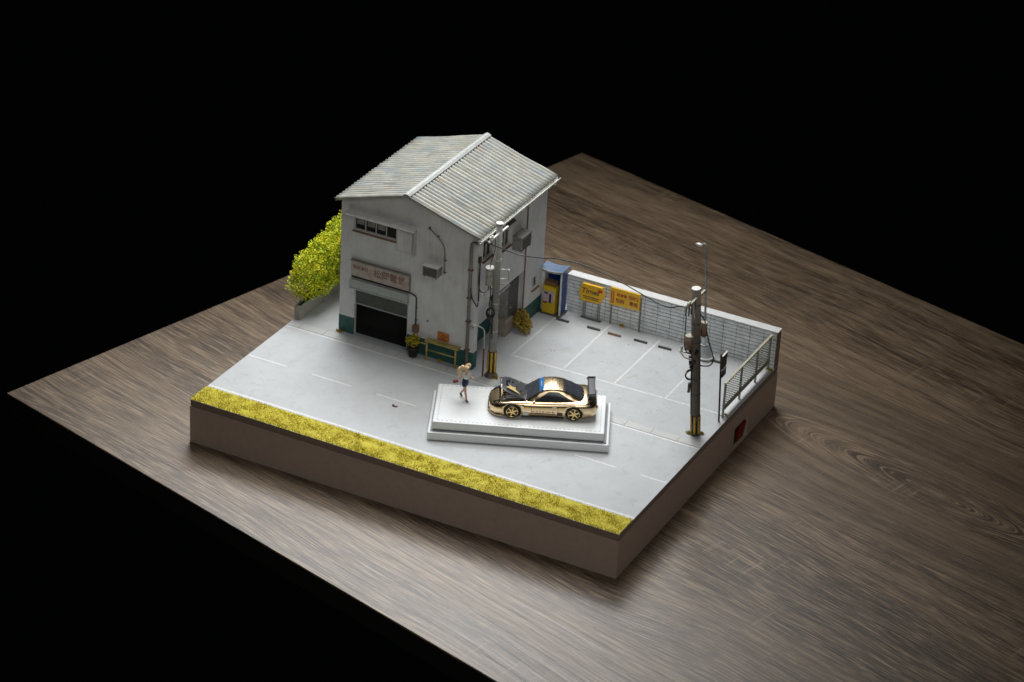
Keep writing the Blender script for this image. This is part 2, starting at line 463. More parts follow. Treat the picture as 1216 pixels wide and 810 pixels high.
def blob_points(blobs, n):
    out = []; tot = sum(r[0] * r[1] * r[2] for _, r in blobs)
    for c, r in blobs:
        for _ in range(int(n * r[0] * r[1] * r[2] / tot)):
            d = Vector((random.gauss(0, 1), random.gauss(0, 1), random.gauss(0, 1))).normalized() * random.uniform(.35, 1) ** .4
            k = 1 + .40 * noise.noise(Vector(c) + d * 3.1)
            out.append(Vector(c) + Vector((d.x * r[0], d.y * r[1], d.z * r[2])) * k)
    return out


# ------------------------------------------------------------------ table
TH = -3.094
ta = -.275
o = thing('table', (-13.338, -1.101, TH), 'large brown wood grain table under the model street', 'table', None, ta)
mb = MB().bb(0, 125, 0, 56, -.14, 0, .03); mb.build('tabletop', M['wood'], o, local=True)
mb = MB().bb(.1, 124.9, .1, 55.9, -1.6, -.14); mb.build('shaded_edge', M['edge'], o, local=True)  # table side, its shade put into the colour

# ------------------------------------------------------------------ base of the diorama
D = 24.3
o = thing('diorama_base', (15, D / 2, TH), 'brown rectangular display base carrying the whole miniature street', 'display base')
mb = MB()
y0, y1, z0, z1 = 17.4, 19.62, -3.0, -1.45
holed(mb, 0, D, TH + .01, -.47, [(y0, y1, z0, z1)], lambda u, v, d: (30 - d, u, v), .5)
mb.bb(.0, 29.5, 0.0, D, TH + .01, -.47)
mb.build('box', M['base'], o)
MB().bb(0.03, 29.97, 0.03, D - .03, -.44, -.02, .02).build('top_plate', M['plate'], o)
MB().bb(.1, 29.9, .1, D - .1, -.48, -.42).build('seam', M['black'], o)
b = MB().bb(29.52, 29.78, y0 + .02, y1 - .02, z0 + .02, z1 - .02).build('switch_recess', M['black'], o)
MB().box((29.86, 18.85, -2.3), (.2, .95, 1.2), Matrix.Rotation(R(8), 3, 'Y'), .04).build('rocker_switch', M['red'], b)

# ------------------------------------------------------------------ ground surfaces
def sheet(name, x0, x1, y0, y1, z, m, nx=1, ny=1, t=.03):
    return MB().bb(x0, x1, y0, y1, z - t, z).build(name, m, loc=((x0 + x1) / 2, (y0 + y1) / 2, z), kind='structure')

road = sheet('road', .02, 29.98, .02, 11.74, .010, M['road'])
kerb = sheet('kerb_strip', .02, 29.98, 11.741, 12.384, .030, M['gutter'], t=.06)
lot = sheet('parking_lot', .02, 29.98, 12.385, D - .02, .022, M['lot'], t=.04)
road['label'] = 'pale grey two lane model road'; lot['label'] = 'pale concrete parking lot with painted bays'
MB().bb(.05, 29.95, 2.08, 2.26, .0105, .016).build('edge_line', M['line'], road)
for x0, x1 in ((.05, 2.95), (4.83, 7.78), (9.6, 12.47), (14.4, 17.2), (19.1, 21.9), (23.68, 26.5), (28.2, 29.9)):
    MB().bb(x0, x1, 6.80, 6.93, .0105, .015).build('lane_dash', M['line'], road)
MB().bb(.05, 29.95, 11.52, 11.66, .0105, .015).build('edge_line', M['line'], road)
def qline(x0, y0_, x1, y1_, w, z, parent, m):
    a = Vector((x0, y0_, 0)); c = Vector((x1, y1_, 0)); d = (c - a).normalized(); n = Vector((-d.y, d.x, 0)) * w / 2
    MB().prism([(p.x, p.y, z) for p in (a - n, c - n, c + n, a + n)], (0, 0, .004)).build('parking_line', m, parent)
qline(14.45, 16.02, 29.2, 16.3, .16, .0225, lot, M['oldline'])
for xa, xb, yb in ((14.53, 14.66, 22.9), (18.24, 18.22, 23.3), (21.88, 21.95, 23.3), (25.50, 25.5, 23.3)):
    qline(xa, 16.2 + .01 * (xa - 14), xb, yb, .14, .0225, lot, M['oldline'])
qline(29.25, 16.3, 29.3, 23.2, .12, .0225, lot, M['oldline'])
# cracks and worn patches along the gutter: real raised slabs of the gutter
for i in range(16):
    x = .9 + i * 1.83
    MB().bb(x, x + .02, 11.76, 12.37, .0303, .032).build('gutter_joint', M['joint'], kerb)

# grass verge
o_bm = MB(); rnd = random.Random(3)
for i in range(30000):
    x = rnd.uniform(.04, 29.96); y = rnd.uniform(.04, 2.08)
    if y > 1.9 and rnd.random() < .5: continue
    if y > 1.86 + .2 * noise.noise(Vector((x * .9, 3, 0))): continue
    if x < .9 and y > 1.5 and noise.noise(Vector((x * 3, y * 3, 5))) > .1: continue
    den = noise.noise(Vector((x * 1.1, y * 1.4, 0)))
    h = (.10 + .055 * den) * rnd.uniform(.5, 1.35); a = rnd.uniform(0, 2 * PI); w = .016
    lx, ly = rnd.gauss(0, .09), rnd.gauss(0, .09)
    dx, dy = math.cos(a) * w, math.sin(a) * w
    o_bm.face((x - dx, y - dy, 0), (x + dx, y + dy, 0), (x + lx + dx * .4, y + ly + dy * .4, h * .9 + .02), (x + lx - dx * .2, y + ly - dy * .2, h + .02))
o_bm.build('grass_verge', M['grass'], loc=(15, 1, 0), kind='stuff', norm=False, label='strip of mustard yellow grass along the front edge')
rows = []
for i in range(151):
    x = .04 + i * 29.92 / 150
    rows.append([(x, .03 + j * 1.95 / 10, .012 + (.05 + .05 * noise.noise(Vector((x * 1.3, j * .3, 0)))) * (0 < j < 10)) for j in range(11)])
gm = MB(); gm.grid(rows); gm.build('verge_mat', M['grass'], loc=(15, 1, 0), kind='stuff', norm=False)

# loose litter
mb = MB(); rnd = random.Random(11)
spots_ = [(rnd.uniform(13.5, 29.2), rnd.uniform(12.8, 23.0), .024, rnd.randint(2, 7)) for _ in range(44)]
spots_ += [(rnd.uniform(15.5, 29.3), 23.45 - abs(rnd.gauss(0, .15)), .024, rnd.randint(2, 6)) for _ in range(26)]
spots_ += [(rnd.uniform(.5, 29.5), rnd.uniform(2.6, 11.4), .012, 1) for _ in range(40)]
for cx, cy, z, n in spots_:
    for _ in range(n):
        sg = .10 if z > .02 else .0
        x, y = cx + rnd.gauss(0, sg * 1.4), min(23.55, cy + rnd.gauss(0, sg)); s = rnd.uniform(.012, .034) * (1.3 if n == 2 else 1) * (1 if z > .02 else .6)
        a = rnd.uniform(0, 2 * PI); k = rnd.uniform(.4, 1)
        mb.prism([(x + s * math.cos(a + t) * rnd.uniform(.6, 1.3), y + s * k * math.sin(a + t) * rnd.uniform(.5, 1.1), z) for t in (0, 1.2, 2.5, 3.6, 5)], (0, 0, .006))
mb.build('leaf_litter', M['litter'], loc=(15, 12, 0), kind='stuff')
mb = MB()
for k, (dx, dy, a) in enumerate(((0, 0, .3), (.12, .05, 1.4), (-.1, .06, 2.3))):
    mb.prism([(11.33 + dx + .11 * math.cos(a + t) * f, 6.07 + dy + .08 * math.sin(a + t) * f, .012 + .02 * k) for t, f in ((0, 1.2), (1, .7), (2.1, 1), (3.3, 1.1), (4.4, .8), (5.4, .9))], (.01, 0, .03))
mb.build('dead_leaf', M['leafred'], loc=(11.33, 6.07, .012), label='small dark red leaf lying on the empty road', cat='leaf')


# ------------------------------------------------------------------ garage building
BX0, BX1, BY0, BY1, EH, RX, RH = 3.30, 13.28, 12.90, 22.70, 9.62, 8.30, 11.12
ground = .022
o = B = thing('garage_building', ((BX0 + BX1) / 2, (BY0 + BY1) / 2, ground), 'weathered white two storey garage with corrugated gable roof', 'building')
mb = MB()
holed(mb, BX0, BX1, ground, EH, [(4.42, 8.42, ground, 4.2), (4.22, 7.36, 7.70, 8.78)], lambda u, v, d: (u, BY0 + d, v), .30)
mb.build('front_wall', M['wall'], o)
def gable(y, t):
    return MB().prism([(BX0, y, EH), (BX1, y, EH), (RX, y, RH)], (0, t, 0))
gable(BY0, .3).build('gable', M['wall'], o)
gable(BY1 - .3, .3).build('gable', M['wall'], o)
MB().bb(BX0, BX0 + .3, BY0 + .301, BY1 - .301, ground, EH).build('side_wall', M['wall'], o)
MB().bb(BX0, BX1, BY1 - .3, BY1, ground, EH).build('back_wall', M['wall'], o)
mb = MB()
holed(mb, BY0 + .301, BY1 - .301, 4.25, EH, [(13.62, 14.95, 7.55, 8.95), (16.3, 17.5, 7.2, 8.85)], lambda u, v, d: (BX1 - d, u, v), .3)
mb.build('side_wall', M['wall'], o)
MB().bb(BX1 - .36, BX1, BY0 + .301, BY0 + .5, ground, 4.249).build('pilaster', M['wall'], o)
mb = MB()
holed(mb, 20.0, BY1 - .301, ground, 4.249, [(21.1, 22.02, 2.18, 3.05)], lambda u, v, d: (BX1 - d, u, v), .3)
mb.bb(11.8, BX1 - .301, 20.0, 20.28, ground, 4.249)
mb.build('side_wall', M['wall'], o)
MB().bb(11.5, 11.8, BY0 + .301, 20.28, ground, 4.3).build('recessed_wall', M['wall'], o)
MB().bb(11.801, BX1 - .301, BY0 + .301, 19.99, 4.252, 4.4).build('soffit', M['wall'], o)
MB().bb(11.801, 12.86, 18.35, 19.99, ground, 4.249).build('door_block', M['ac'], o)
dr = MB().bb(12.861, 12.93, 18.5, 19.8, .35, 3.7, .02).build('side_door', M['dkgrey'], o)
MB().ball((12.97, 18.68, 1.9), .05, 1).build('handle', M['steel'], dr)
MB().bb(BX0 + .31, 11.49, 14.4, 14.6, ground, 9.6).build('shade_partition', M['inner'], o)  # black panels added from here on to keep the openings dark
MB().bb(BX0 + .31, 11.49, BY0 + .31, 14.39, ground, ground + .01).build('shade_floor', M['inner'], o)
MB().bb(BX0 + .31, BX1 - .31, BY0 + .31, 14.39, 4.6, 4.7).build('shade_ceiling', M['inner'], o)
MB().bb(BX0 + .302, BX0 + .33, BY0 + .31, 14.39, ground + .02, 4.59).build('shade_lining', M['inner'], o)
MB().bb(9.2, 9.3, BY0 + .31, 14.39, ground + .02, 4.59).build('shade_lining', M['inner'], o)
MB().bb(12.7, 12.8, 13.3, 18.2, 4.8, 9.4).build('shade_lining', M['inner'], o)
# painted green lower band
mb = MB()
DZ = 1.24
mb.bb(BX0 - .012, 4.42, BY0 - .014, BY0 + .2, ground + .005, DZ)
mb.bb(8.42, BX1 + .014, BY0 - .014, BY0 + .012, ground + .005, DZ)
mb.bb(BX1 + .0, BX1 + .014, BY0 + .013, BY0 + .5, ground + .005, DZ)
mb.bb(11.80, 11.814, BY0 + .52, 18.34, ground + .005, DZ)
mb.bb(BX1, BX1 + .014, 20.0, BY1 - .01, ground + .005, DZ)
mb.bb(12.94, BX1 + .014, 19.986, 19.999, ground + .005, DZ)
mb.each('green_dado', M['dado'], o)
# roof sheets: real corrugation running from ridge to eave
def roof_side(xe, ze, xr, zr, name):
    rows = []; n = 29; per = 10
    yA, yB = 12.38, 23.35
    for i in range(n * per + 1):
        y = yA + (yB - yA) * i / (n * per)
        row = []
        for j in range(13):
            t = j / 12
            wob = .05 * noise.noise(Vector((t * 2.2 + xe, y * .33, 1))) + .016 * noise.noise(Vector((t * 9, y * 1.2, xe)))
            h = .20 * abs(math.cos(PI * i / per)) ** .8 - .11
            x = xr + (xe - xr) * t + (0 if t < 1 else .05 * noise.noise(Vector((y * 2.1, xe, 0))))
            row.append((x, y + .05 * noise.noise(Vector((t * 3, int(i / per) * 1.0, 2))), zr + (ze - zr) * t + h + wob * t))
        rows.append(row)
    mb = MB(); mb.grid(rows)
    bmesh.ops.recalc_face_normals(mb.bm, faces=mb.bm.faces)
    r = bmesh.ops.solidify(mb.bm, geom=list(mb.bm.faces), thickness=.035)
    return mb.build(name, M['roof'], o)
roof_side(3.0, 9.80, RX, 11.36, 'roof_sheet')
roof_side(13.62, 9.76, RX, 11.36, 'roof_sheet')
mb = MB()
mb.prism([(RX - .25, 12.33, 11.36), (RX, 12.33, 11.45), (RX + .25, 12.33, 11.36), (RX + .25, 12.33, 11.43), (RX + .08, 12.33, 11.53), (RX - .08, 12.33, 11.53), (RX - .25, 12.33, 11.43)], (0, 11.1, 0))
mb.build('ridge_cap', M['cap'], o)
MB().bb(BX0 + .05, BX0 + .25, BY0 + .4, BY1 - .4, EH, EH + .12).build('eave_board', M['frame'], o)
MB().bb(BX1 - .25, BX1 - .05, BY0 + .4, BY1 - .4, EH, EH + .12).build('eave_board', M['frame'], o)
# front window, its hood and side panel
wn = MB()
for x in (4.26, 5.03, 5.80, 6.56, 7.32): wn.bb(x - .03, x + .03, BY0 + .12, BY0 + .18, 7.72, 8.76)
for z in (7.74, 8.74): wn.bb(4.23, 7.35, BY0 + .115, BY0 + .185, z - .03, z + .03)
wf = wn.build('window_frame', M['frame'], o)
MB().bb(4.24, 7.34, BY0 + .19, BY0 + .21, 7.72, 8.76).build('window_pane', M['glass'], wf)
for x in (4.40, 5.17, 5.94): MB().bb(x, x + .52, BY0 + .13, BY0 + .17, 8.12, 8.70).build('window_blind', M['ac'], wf)
MB().bb(4.18, 7.40, BY0 - .10, BY0 + .0, 7.60, 7.69).build('window_sill', M['rustbrown'], wf)
hd = MB().box((6.37, BY0 - .27, 9.0), (5.05, .58, .10), Matrix.Rotation(R(16), 3, 'X'), .03).build('window_hood', M['pale'], o)
MB().bb(8.78, 8.86, BY0 - .30, BY0, 7.10, 8.93).build('hood_side', M['frame'], hd)
pn = MB().bb(7.42, 8.62, BY0 - .05, BY0 - .001, 7.08, 8.66, .015).build('covered_panel', M['frame'], o)
MB().bb(7.50, 8.54, BY0 - .07, BY0 - .051, 7.16, 8.58).build('inset', M['wall'], pn)
# name board
sb = MB().bb(4.20, 8.50, BY0 - .12, BY0 - .001, 4.42, 5.52, .02).build('sign_board', M['sign'], o)
MB().bb(4.16, 8.54, BY0 - .20, BY0 - .001, 5.525, 5.60).build('sign_trim', M['pipe'], sb)
MB().bb(8.505, 8.56, BY0 - .16, BY0 - .001, 4.42, 5.52).build('sign_trim', M['pipe'], sb)
lettering('株式会社', .30, M['signtext'], sb, Matrix.Translation((4.90, BY0 - .126, 5.08)) @ FRONT, sx=.95, bold=.006)
lettering('松岡電気', .64, M['signtext'], sb, Matrix.Translation((7.02, BY0 - .126, 4.98)) @ FRONT, sx=.93, bold=.012)
# shutter
sh = MB().bb(4.18, 8.46, BY0 - .26, BY0 - .002, 3.62, 4.22, .03).build('shutter_box', M['shutterbox'], o)
MB().bb(4.16, 8.48, BY0 - .285, BY0 - .002, 3.53, 3.615).build('shutter_lip', M['shutterbox'], sh)
mb = MB(); rows = []
for i in range(61):
    z = 3.6 - i * 1.22 / 60
    rows.append([(4.44, BY0 + .10 - .022 * abs(math.sin(i * PI / 5)), z), (8.40, BY0 + .10 - .022 * abs(math.sin(i * PI / 5)), z)])
mb.grid(rows, False); bmesh.ops.solidify(mb.bm, geom=list(mb.bm.faces), thickness=.03)
sc = mb.build('roller_shutter', M['shutter'], o)
MB().bb(4.44, 8.40, BY0 + .05, BY0 + .15, 2.32, 2.42).build('bottom_rail', M['shutter'], sc)
for x in (4.43, 8.36): MB().bb(x, x + .05, BY0 + .03, BY0 + .2, ground, 3.6).build('shutter_guide', M['frame'], sc)
# black conduit and meter
MB().tube([(4.2, BY0 - .05, 4.33), (8.50, BY0 - .06, 4.33), (8.95, BY0 - .06, 4.20), (9.03, BY0 - .06, 4.08), (9.05, BY0 - .06, 2.2)], .045).build('conduit', M['cable'], o)
mb = MB()
for z in (2.45, 3.35): mb.bb(8.98, 9.14, BY0 - .1, BY0 - .001, z, z + .05)
mb.each('conduit_clip', M['pipe'], o)
mt = MB().box((9.12, BY0 - .18, 1.92), (.40, .32, .50), None, .05).build('meter_box', M['rustbrown'], o)
MB().cyl((9.12, BY0 - .34, 1.96), (9.12, BY0 - .40, 1.96), .13, seg=16).build('meter_dial', M['dkgrey'], mt)
MB().cyl((9.90, BY0 - .05, 2.62), (9.90, BY0 + .01, 2.62), .06).build('wall_vent', M['dkgrey'], o)
MB().tube([(9.80, BY0 - .05, 9.36), (10.0, BY0 - .10, 9.22), (10.45, BY0 - .1, 8.88), (10.85, BY0 - .1, 8.42), (10.98, BY0 - .1, 7.85), (11.0, BY0 - .1, 7.0), (11.0, BY0 - .12, 6.35)], .035, sub=5).build('curved_pipe', M['pipe'], o)
mb = MB()
for x, z in ((10.42, 8.92), (11.0, 7.35), (11.0, 6.5)): mb.bb(x - .09, x + .09, BY0 - .12, BY0 - .001, z - .03, z + .03)
mb.bb(9.74, 9.86, BY0 - .1, BY0 - .001, 9.22, 9.4)
mb.each('pipe_clip', M['dkgrey'], o)
# gutter and downpipe
gt = MB()
prof = [(-.12, .06), (-.12, -.08), (-.04, -.12), (.06, -.12), (.13, -.06), (.13, .06), (.10, .06), (.10, -.05), (.04, -.09), (-.03, -.09), (-.09, -.06), (-.09, .06)]
gt.prism([(13.68 + a, 12.3, 9.62 + b) for a, b in prof], (0, 11.15, 0))
gu = gt.build('gutter', M['pale'], o)
mb = MB()
for y in (12.9, 15.4, 18.0, 20.6, 22.6): mb.bb(13.3, 13.86, y, y + .06, 9.46, 9.5); mb.bb(13.82, 13.87, y, y + .06, 9.46, 9.72)
mb.each('gutter_bracket', M['pale'], gu)
MB().tube([(13.66, 12.36, 9.55), (13.55, 12.42, 9.42), (13.1, 12.72, 9.26), (12.92, BY0 - .14, 9.12), (12.90, BY0 - .14, 8.9), (12.90, BY0 - .14, .05)], .105, 10).build('downpipe', M['pipe'], o)
mb = MB()
for z in (1.4, 3.5, 5.2, 7.2): mb.bb(12.74, 13.06, BY0 - .27, BY0 - .001, z, z + .07)
mb.each('pipe_clip', M['rustbrown'], o)
MB().tube([(13.34, 19.72, 9.4), (13.36, 19.74, 8.3), (13.36, 19.74, 1.3)], .045).build('side_pipe', M['rustbrown'], o)
MB().tube([(13.34, 16.0, 9.4), (13.37, 16.0, 8.8), (13.37, 16.0, 4.3)], .04).build('side_pipe', M['pipe'], o)
# side windows
for (ya, yb, za, zb, xx) in ((13.62, 14.95, 7.55, 8.95, BX1), (16.3, 17.5, 7.2, 8.85, BX1), (21.1, 22.02, 2.18, 3.05, BX1)):
    f = MB()
    for y in (ya + .04, (ya + yb) / 2, yb - .04): f.bb(xx - .2, xx - .12, y - .035, y + .035, za + .02, zb - .02)
    for z in (za + .05, zb - .05): f.bb(xx - .205, xx - .115, ya + .01, yb - .01, z - .035, z + .035)
    wf = f.build('window_frame', M['frame'], o)
    MB().bb(xx - .24, xx - .21, ya + .01, yb - .01, za + .01, zb - .01).build('window_pane', M['glass'], wf)
    MB().bb(xx - .02, xx + .12, ya - .06, yb + .06, za - .10, za - .01).build('window_sill', M['rustbrown'], wf)
    if za > 5: MB().box((xx + .12, (ya + yb) / 2, zb + .10), (.36, yb - ya + .3, .06), Matrix.Rotation(R(14), 3, 'Y')).build('window_hood', M['dkgrey'], wf)
# tall cable run on the corner
MB().tube([(13.36, 13.0, 8.15), (13.40, 13.05, 7.6), (13.40, 13.06, 6.6), (13.40, 13.06, 5.0)], .05).build('corner_cable', M['cable'], o)
MB().bb(13.29, 13.46, 12.96, 13.2, 7.75, 8.15, .02).build('cable_box', M['black'], o)
MB().tube([(13.40, 13.06, 4.9), (13.35, 12.97, 4.65), (13.1, 12.74, 5.3), (12.97, 12.70, 6.0)], .035, sub=6).build('corner_cable', M['cable'], o)

# wall units
def wall_unit(x0, x1, y0, y1, z0, z1, label, face):
    t = thing('air_conditioner', ((x0 + x1) / 2, (y0 + y1) / 2, z0), label, 'air conditioner', 'air conditioner boxes on the garage walls')
    MB().bb(x0, x1, y0, y1, z0, z1, .03).build('casing', M['ac'], t)
    MB().bb(x0 - .03, x1 + .03, y0 - .03, y1 + .03, z1 + .001, z1 + .05).build('top_cover', M['pale'] if face == 'F' else M['ac'], t)
    mb = MB()
    if face == 'F':
        for k in range(6): mb.bb(x0 + .07, x1 - .07, y0 - .03, y0 - .001, z0 + .09 + k * (z1 - z0 - .15) / 6, z0 + .13 + k * (z1 - z0 - .15) / 6)
    else:
        for k in range(6): mb.bb(x1 + .001, x1 + .03, y0 + .07, y1 - .07, z0 + .09 + k * (z1 - z0 - .15) / 6, z0 + .13 + k * (z1 - z0 - .15) / 6)
    mb.build('louvre', M['dkgrey'], t)
    mb = MB()
    if face == 'F':
        for x in (x0 + .1, x1 - .14): mb.bb(x, x + .05, y0, BY0 - .001, z0 - .06, z0 - .001)
    else:
        for y in (y0 + .1, y1 - .14): mb.bb(BX1 + .001, x1, y, y + .05, z0 - .06, z0 - .001)
    mb.each('bracket', M['dkgrey'], t)
    return t
wall_unit(9.72, 10.80, 12.22, 12.88, 6.22, 6.92, 'grey louvred air conditioner on the front wall right of the name board', 'F')
wall_unit(13.32, 14.0, 17.75, 19.1, 6.68, 7.62, 'dark air conditioner box high on the side wall under the gutter', 'S')

# notice on the front wall
o = thing('notice_plate', (11.1, BY0 - .04, 1.50), 'small orange rusty notice above the yellow rail', 'notice')
MB().bb(10.68, 11.52, BY0 - .08, BY0 - .016, 1.50, 2.12, .02).build('plate', M['orange'], o)
mb = MB(); mb.torus((11.12, BY0 - .085, 1.84), .14, .025, Matrix.Rotation(R(90), 3, 'X')); mb.bb(10.8, 11.4, BY0 - .092, BY0 - .081, 1.58, 1.63)
mb.build('worn_mark', M['darkred'], o)

# yellow guard rail
o = thing('guard_rail', (11.1, 12.55, ground), 'low yellow pipe guard rail before the green wall', 'guard rail')
for x in (10.08, 12.20): MB().tube([(x, 12.52, .0), (x, 12.52, 1.34)], .065, 10).build('post', M['rail'], o)
MB().bb(9.95, 12.42, 12.42, 12.86, 1.34, 1.44, .02).build('top_rail', M['rail'], o)
MB().tube([(10.08, 12.52, .76), (12.20, 12.52, .76)], .05, 8).build('middle_rail', M['rail'], o)
MB().tube([(9.1, 12.62, 1.06), (10.08, 12.54, 1.12)], .04, 8).build('side_rail', M['rail'], o)
mb = MB()
for x in (10.08, 12.20): mb.cyl((x, 12.52, .015), (x, 12.52, .07), .13)
mb.each('foot', M['rail'], o)

# flower pot
def plant(name, c, label, blobs, n, m, size, group=None, cat='plant', pot=None):
    t = thing(name, c, label, cat, group)
    if pot:
        MB().lathe((c[0], c[1], c[2]), [(.24, 0), (.28, .04), (.34, .58), (.38, .60), (.38, .70), (.31, .70), (.30, .60)]).build('pot', M['pot'], t)
    leaves(MB(), blob_points(blobs, n), size).build('foliage', m, t, norm=False)
    mb = MB()
    base = c[2] + (.6 if pot else 0)
    for k, (bc, br) in enumerate(blobs):
        for a in range(3):
            mb.tube([(c[0] + .05 * math.cos(a * 2), c[1] + .05 * math.sin(a * 2), base), (bc[0] + br[0] * .5 * math.cos(a * 2.1), bc[1] + br[1] * .5 * math.sin(a * 2.1), bc[2] + br[2] * .4)], .018, 5)
    mb.build('stem', M['soil'], t); return t
plant('potted_plant', (9.16, 12.42, .031), 'yellow green plant in a dark pot beside the garage door',
      [((9.10, 12.42, 1.12), (.46, .36, .42)), ((9.30, 12.45, 1.35), (.28, .25, .3))], 420, M['weed'], .075, pot=True)
# steps and bush at the recess
o = MB().bb(12.15, 13.05, 17.95, 19.0, ground, 1.18, .05).build('concrete_block', M['beige'], loc=(12.6, 18.5, ground), label='stained beige concrete block left of the bush', cat='concrete block')
plant('bush', (13.62, 19.35, ground), 'small yellow ochre bush against the garage side wall',
      [((13.55, 19.3, .75), (.62, .55, .6)), ((13.45, 19.5, 1.2), (.42, .38, .4)), ((13.95, 19.1, .4), (.35, .4, .3)), ((13.9, 19.45, .6), (.4, .4, .45)), ((13.2, 19.2, .8), (.3, .3, .3))], 900, M['weedbrown'], .085, cat='bush')

# hedge in its planter
o = thing('planter', (.22, 17.5, ground), 'long low concrete planter wall left of the garage', 'planter')
mb = MB()
holed(mb, 12.65, 22.6, .0, 1, [], lambda u, v, d: (.03 + d, u, ground + v * 1.02), .06)
mb.bb(.40, .47, 12.65, 22.6, ground, 1.04); mb.bb(.091, .399, 12.65, 12.73, ground, 1.04)
mb.build('trough', M['planter'], o)
MB().bb(.095, .395, 12.735, 22.5, ground, .93).build('soil', M['soil'], o)
o = thing('hedge', (.25, 17, .93), 'large yellow green foam hedge beside the garage', 'hedge')
blobs = [((.05, 13.95, 2.2), (1.15, 1.15, 1.2)), ((.1, 14.4, 3.15), (1.15, 1.15, 1.15)), ((.3, 15.6, 3.1), (1.15, 1.3, 1.75)), ((.35, 16.3, 3.95), (1.0, 1.0, .95)),
         ((.45, 17.4, 3.7), (1.15, 1.3, 1.7)), ((.5, 19.2, 3.5), (1.2, 1.5, 1.9)), ((.5, 20.8, 3.2), (1.1, 1.4, 1.9)), ((.65, 15.0, 1.75), (.8, 1.2, .8)), ((.6, 17.5, 2.0), (.9, 1.6, 1.1))]
leaves(MB(), blob_points(blobs, 26000), .078).build('foliage', M['hedge'], o, norm=False)
mb = MB()
for c, r in blobs:
    for a in range(4):
        mb.tube([(.25, c[1], .93), (c[0] + .3 * r[0] * math.cos(a * 1.7), c[1] + .3 * r[1] * math.sin(a * 1.7), c[2] * .7), (c[0] + .6 * r[0] * math.cos(a * 1.7), c[1] + .6 * r[1] * math.sin(a * 1.7), c[2] + .2 * r[2])], [.05, .04, .02], 6)
mb.build('stem', M['soil'], o)

# ------------------------------------------------------------------ block wall at the back
o = thing('block_wall', (22.4, 24.0, ground), 'long blue grey concrete block wall with white coping', 'wall')
MB().bb(14.75, 29.93, 23.66, 24.26, ground, 2.66).build('joint_core', M['joint'], o)
mb = MB(); rnd = random.Random(5)
cw, rhh = .957, .262
for i in range(16):
    for j in range(10):
        x = 14.76 + i * cw * .992
        mb.bb(x + .018, min(29.925, x + cw * .992 - .018), 23.60 + rnd.uniform(-.006, .006), 23.70, ground + .025 + j * rhh, ground + (j + 1) * rhh - .025)
mb.build('concrete_blocks', M['block'], o)
MB().bb(29.931, 29.97, 23.61, 24.25, ground, 2.65).build('end_face', M['plate'], o)
MB().bb(14.72, 30.0, 23.57, 24.28, 2.665, 2.76, .02).build('coping', M['coping'], o)

# yellow signs on the wall
o = thing('hexagon_sign', (16.7, 23.28, ground), 'six sided yellow parking sign with black name on legs', 'sign')
hexp = [(16.02, 2.52), (17.52, 2.52), (17.72, 1.98), (17.34, 1.36), (15.98, 1.30), (15.78, 1.95)]
bd = MB().prism([(x, 23.20, z) for x, z in hexp], (0, .14, 0)).build('board', M['yellow'], o)
MB().prism([(16.02, 23.19, 2.525), (17.52, 23.19, 2.525), (17.50, 23.19, 2.60), (16.04, 23.19, 2.60)], (0, .16, 0)).build('board_trim', M['yellow'], bd)
lettering('Times', .54, M['blacktext'], bd, Matrix.Translation((16.62, 23.195, 2.10)) @ FRONT @ Matrix.Rotation(R(2), 4, 'Z'), sx=1.0, shear=.2, bold=.006)
MB().bb(17.18, 17.52, 23.188, 23.199, 2.22, 2.40).build('red_mark', M['redtext'], bd)
mb = MB()
mb.bb(16.10, 17.30, 23.188, 23.199, 1.66, 1.72); mb.bb(16.14, 17.26, 23.188, 23.199, 1.54, 1.58)
mb.each('stripe', M['blacktext'], bd)
for x in (16.15, 16.27, 17.22, 17.34): MB().bb(x, x + .05, 23.25, 23.31, .03, 1.4).build('leg', M['pipe'], o)
MB().bb(16.0, 17.5, 23.16, 23.4, .024, .07).each('foot', M['dkgrey'], o)

o = thing('notice_board', (19.15, 23.3, ground), 'wide yellow board with red writing on two posts', 'sign')
bd = MB().prism([(18.06, 23.24, 2.86), (20.24, 23.24, 2.86), (20.24, 23.24, 1.66), (19.3, 23.24, 1.62), (18.06, 23.24, 1.58)], (0, .1, 0)).build('board', M['yellow'], o)
lettering('駐車場', .27, M['redtext'], bd, Matrix.Translation((18.92, 23.234, 2.42)) @ FRONT, bold=.005, sx=.9)
lettering('契約', .34, M['darkred'], bd, Matrix.Translation((18.82, 23.234, 1.98)) @ FRONT, bold=.008, sx=.9)
lettering('契約者', .30, M['redtext'], bd, Matrix.Translation((19.80, 23.234, 2.44)) @ FRONT, bold=.005, sx=.82)
lettering('専用', .34, M['darkred'], bd, Matrix.Translation((19.80, 23.234, 2.00)) @ FRONT, bold=.008, sx=.9)
mb = MB()
for x in (18.14, 18.28): mb.bb(x, x + .07, 23.228, 23.239, 1.72, 2.62)
mb.each('red_bar', M['redtext'], bd)
for x in (18.10, 20.22): MB().bb(x, x + .09, 23.36, 23.44, .03, 2.64).build('post', M['pipe'], o)

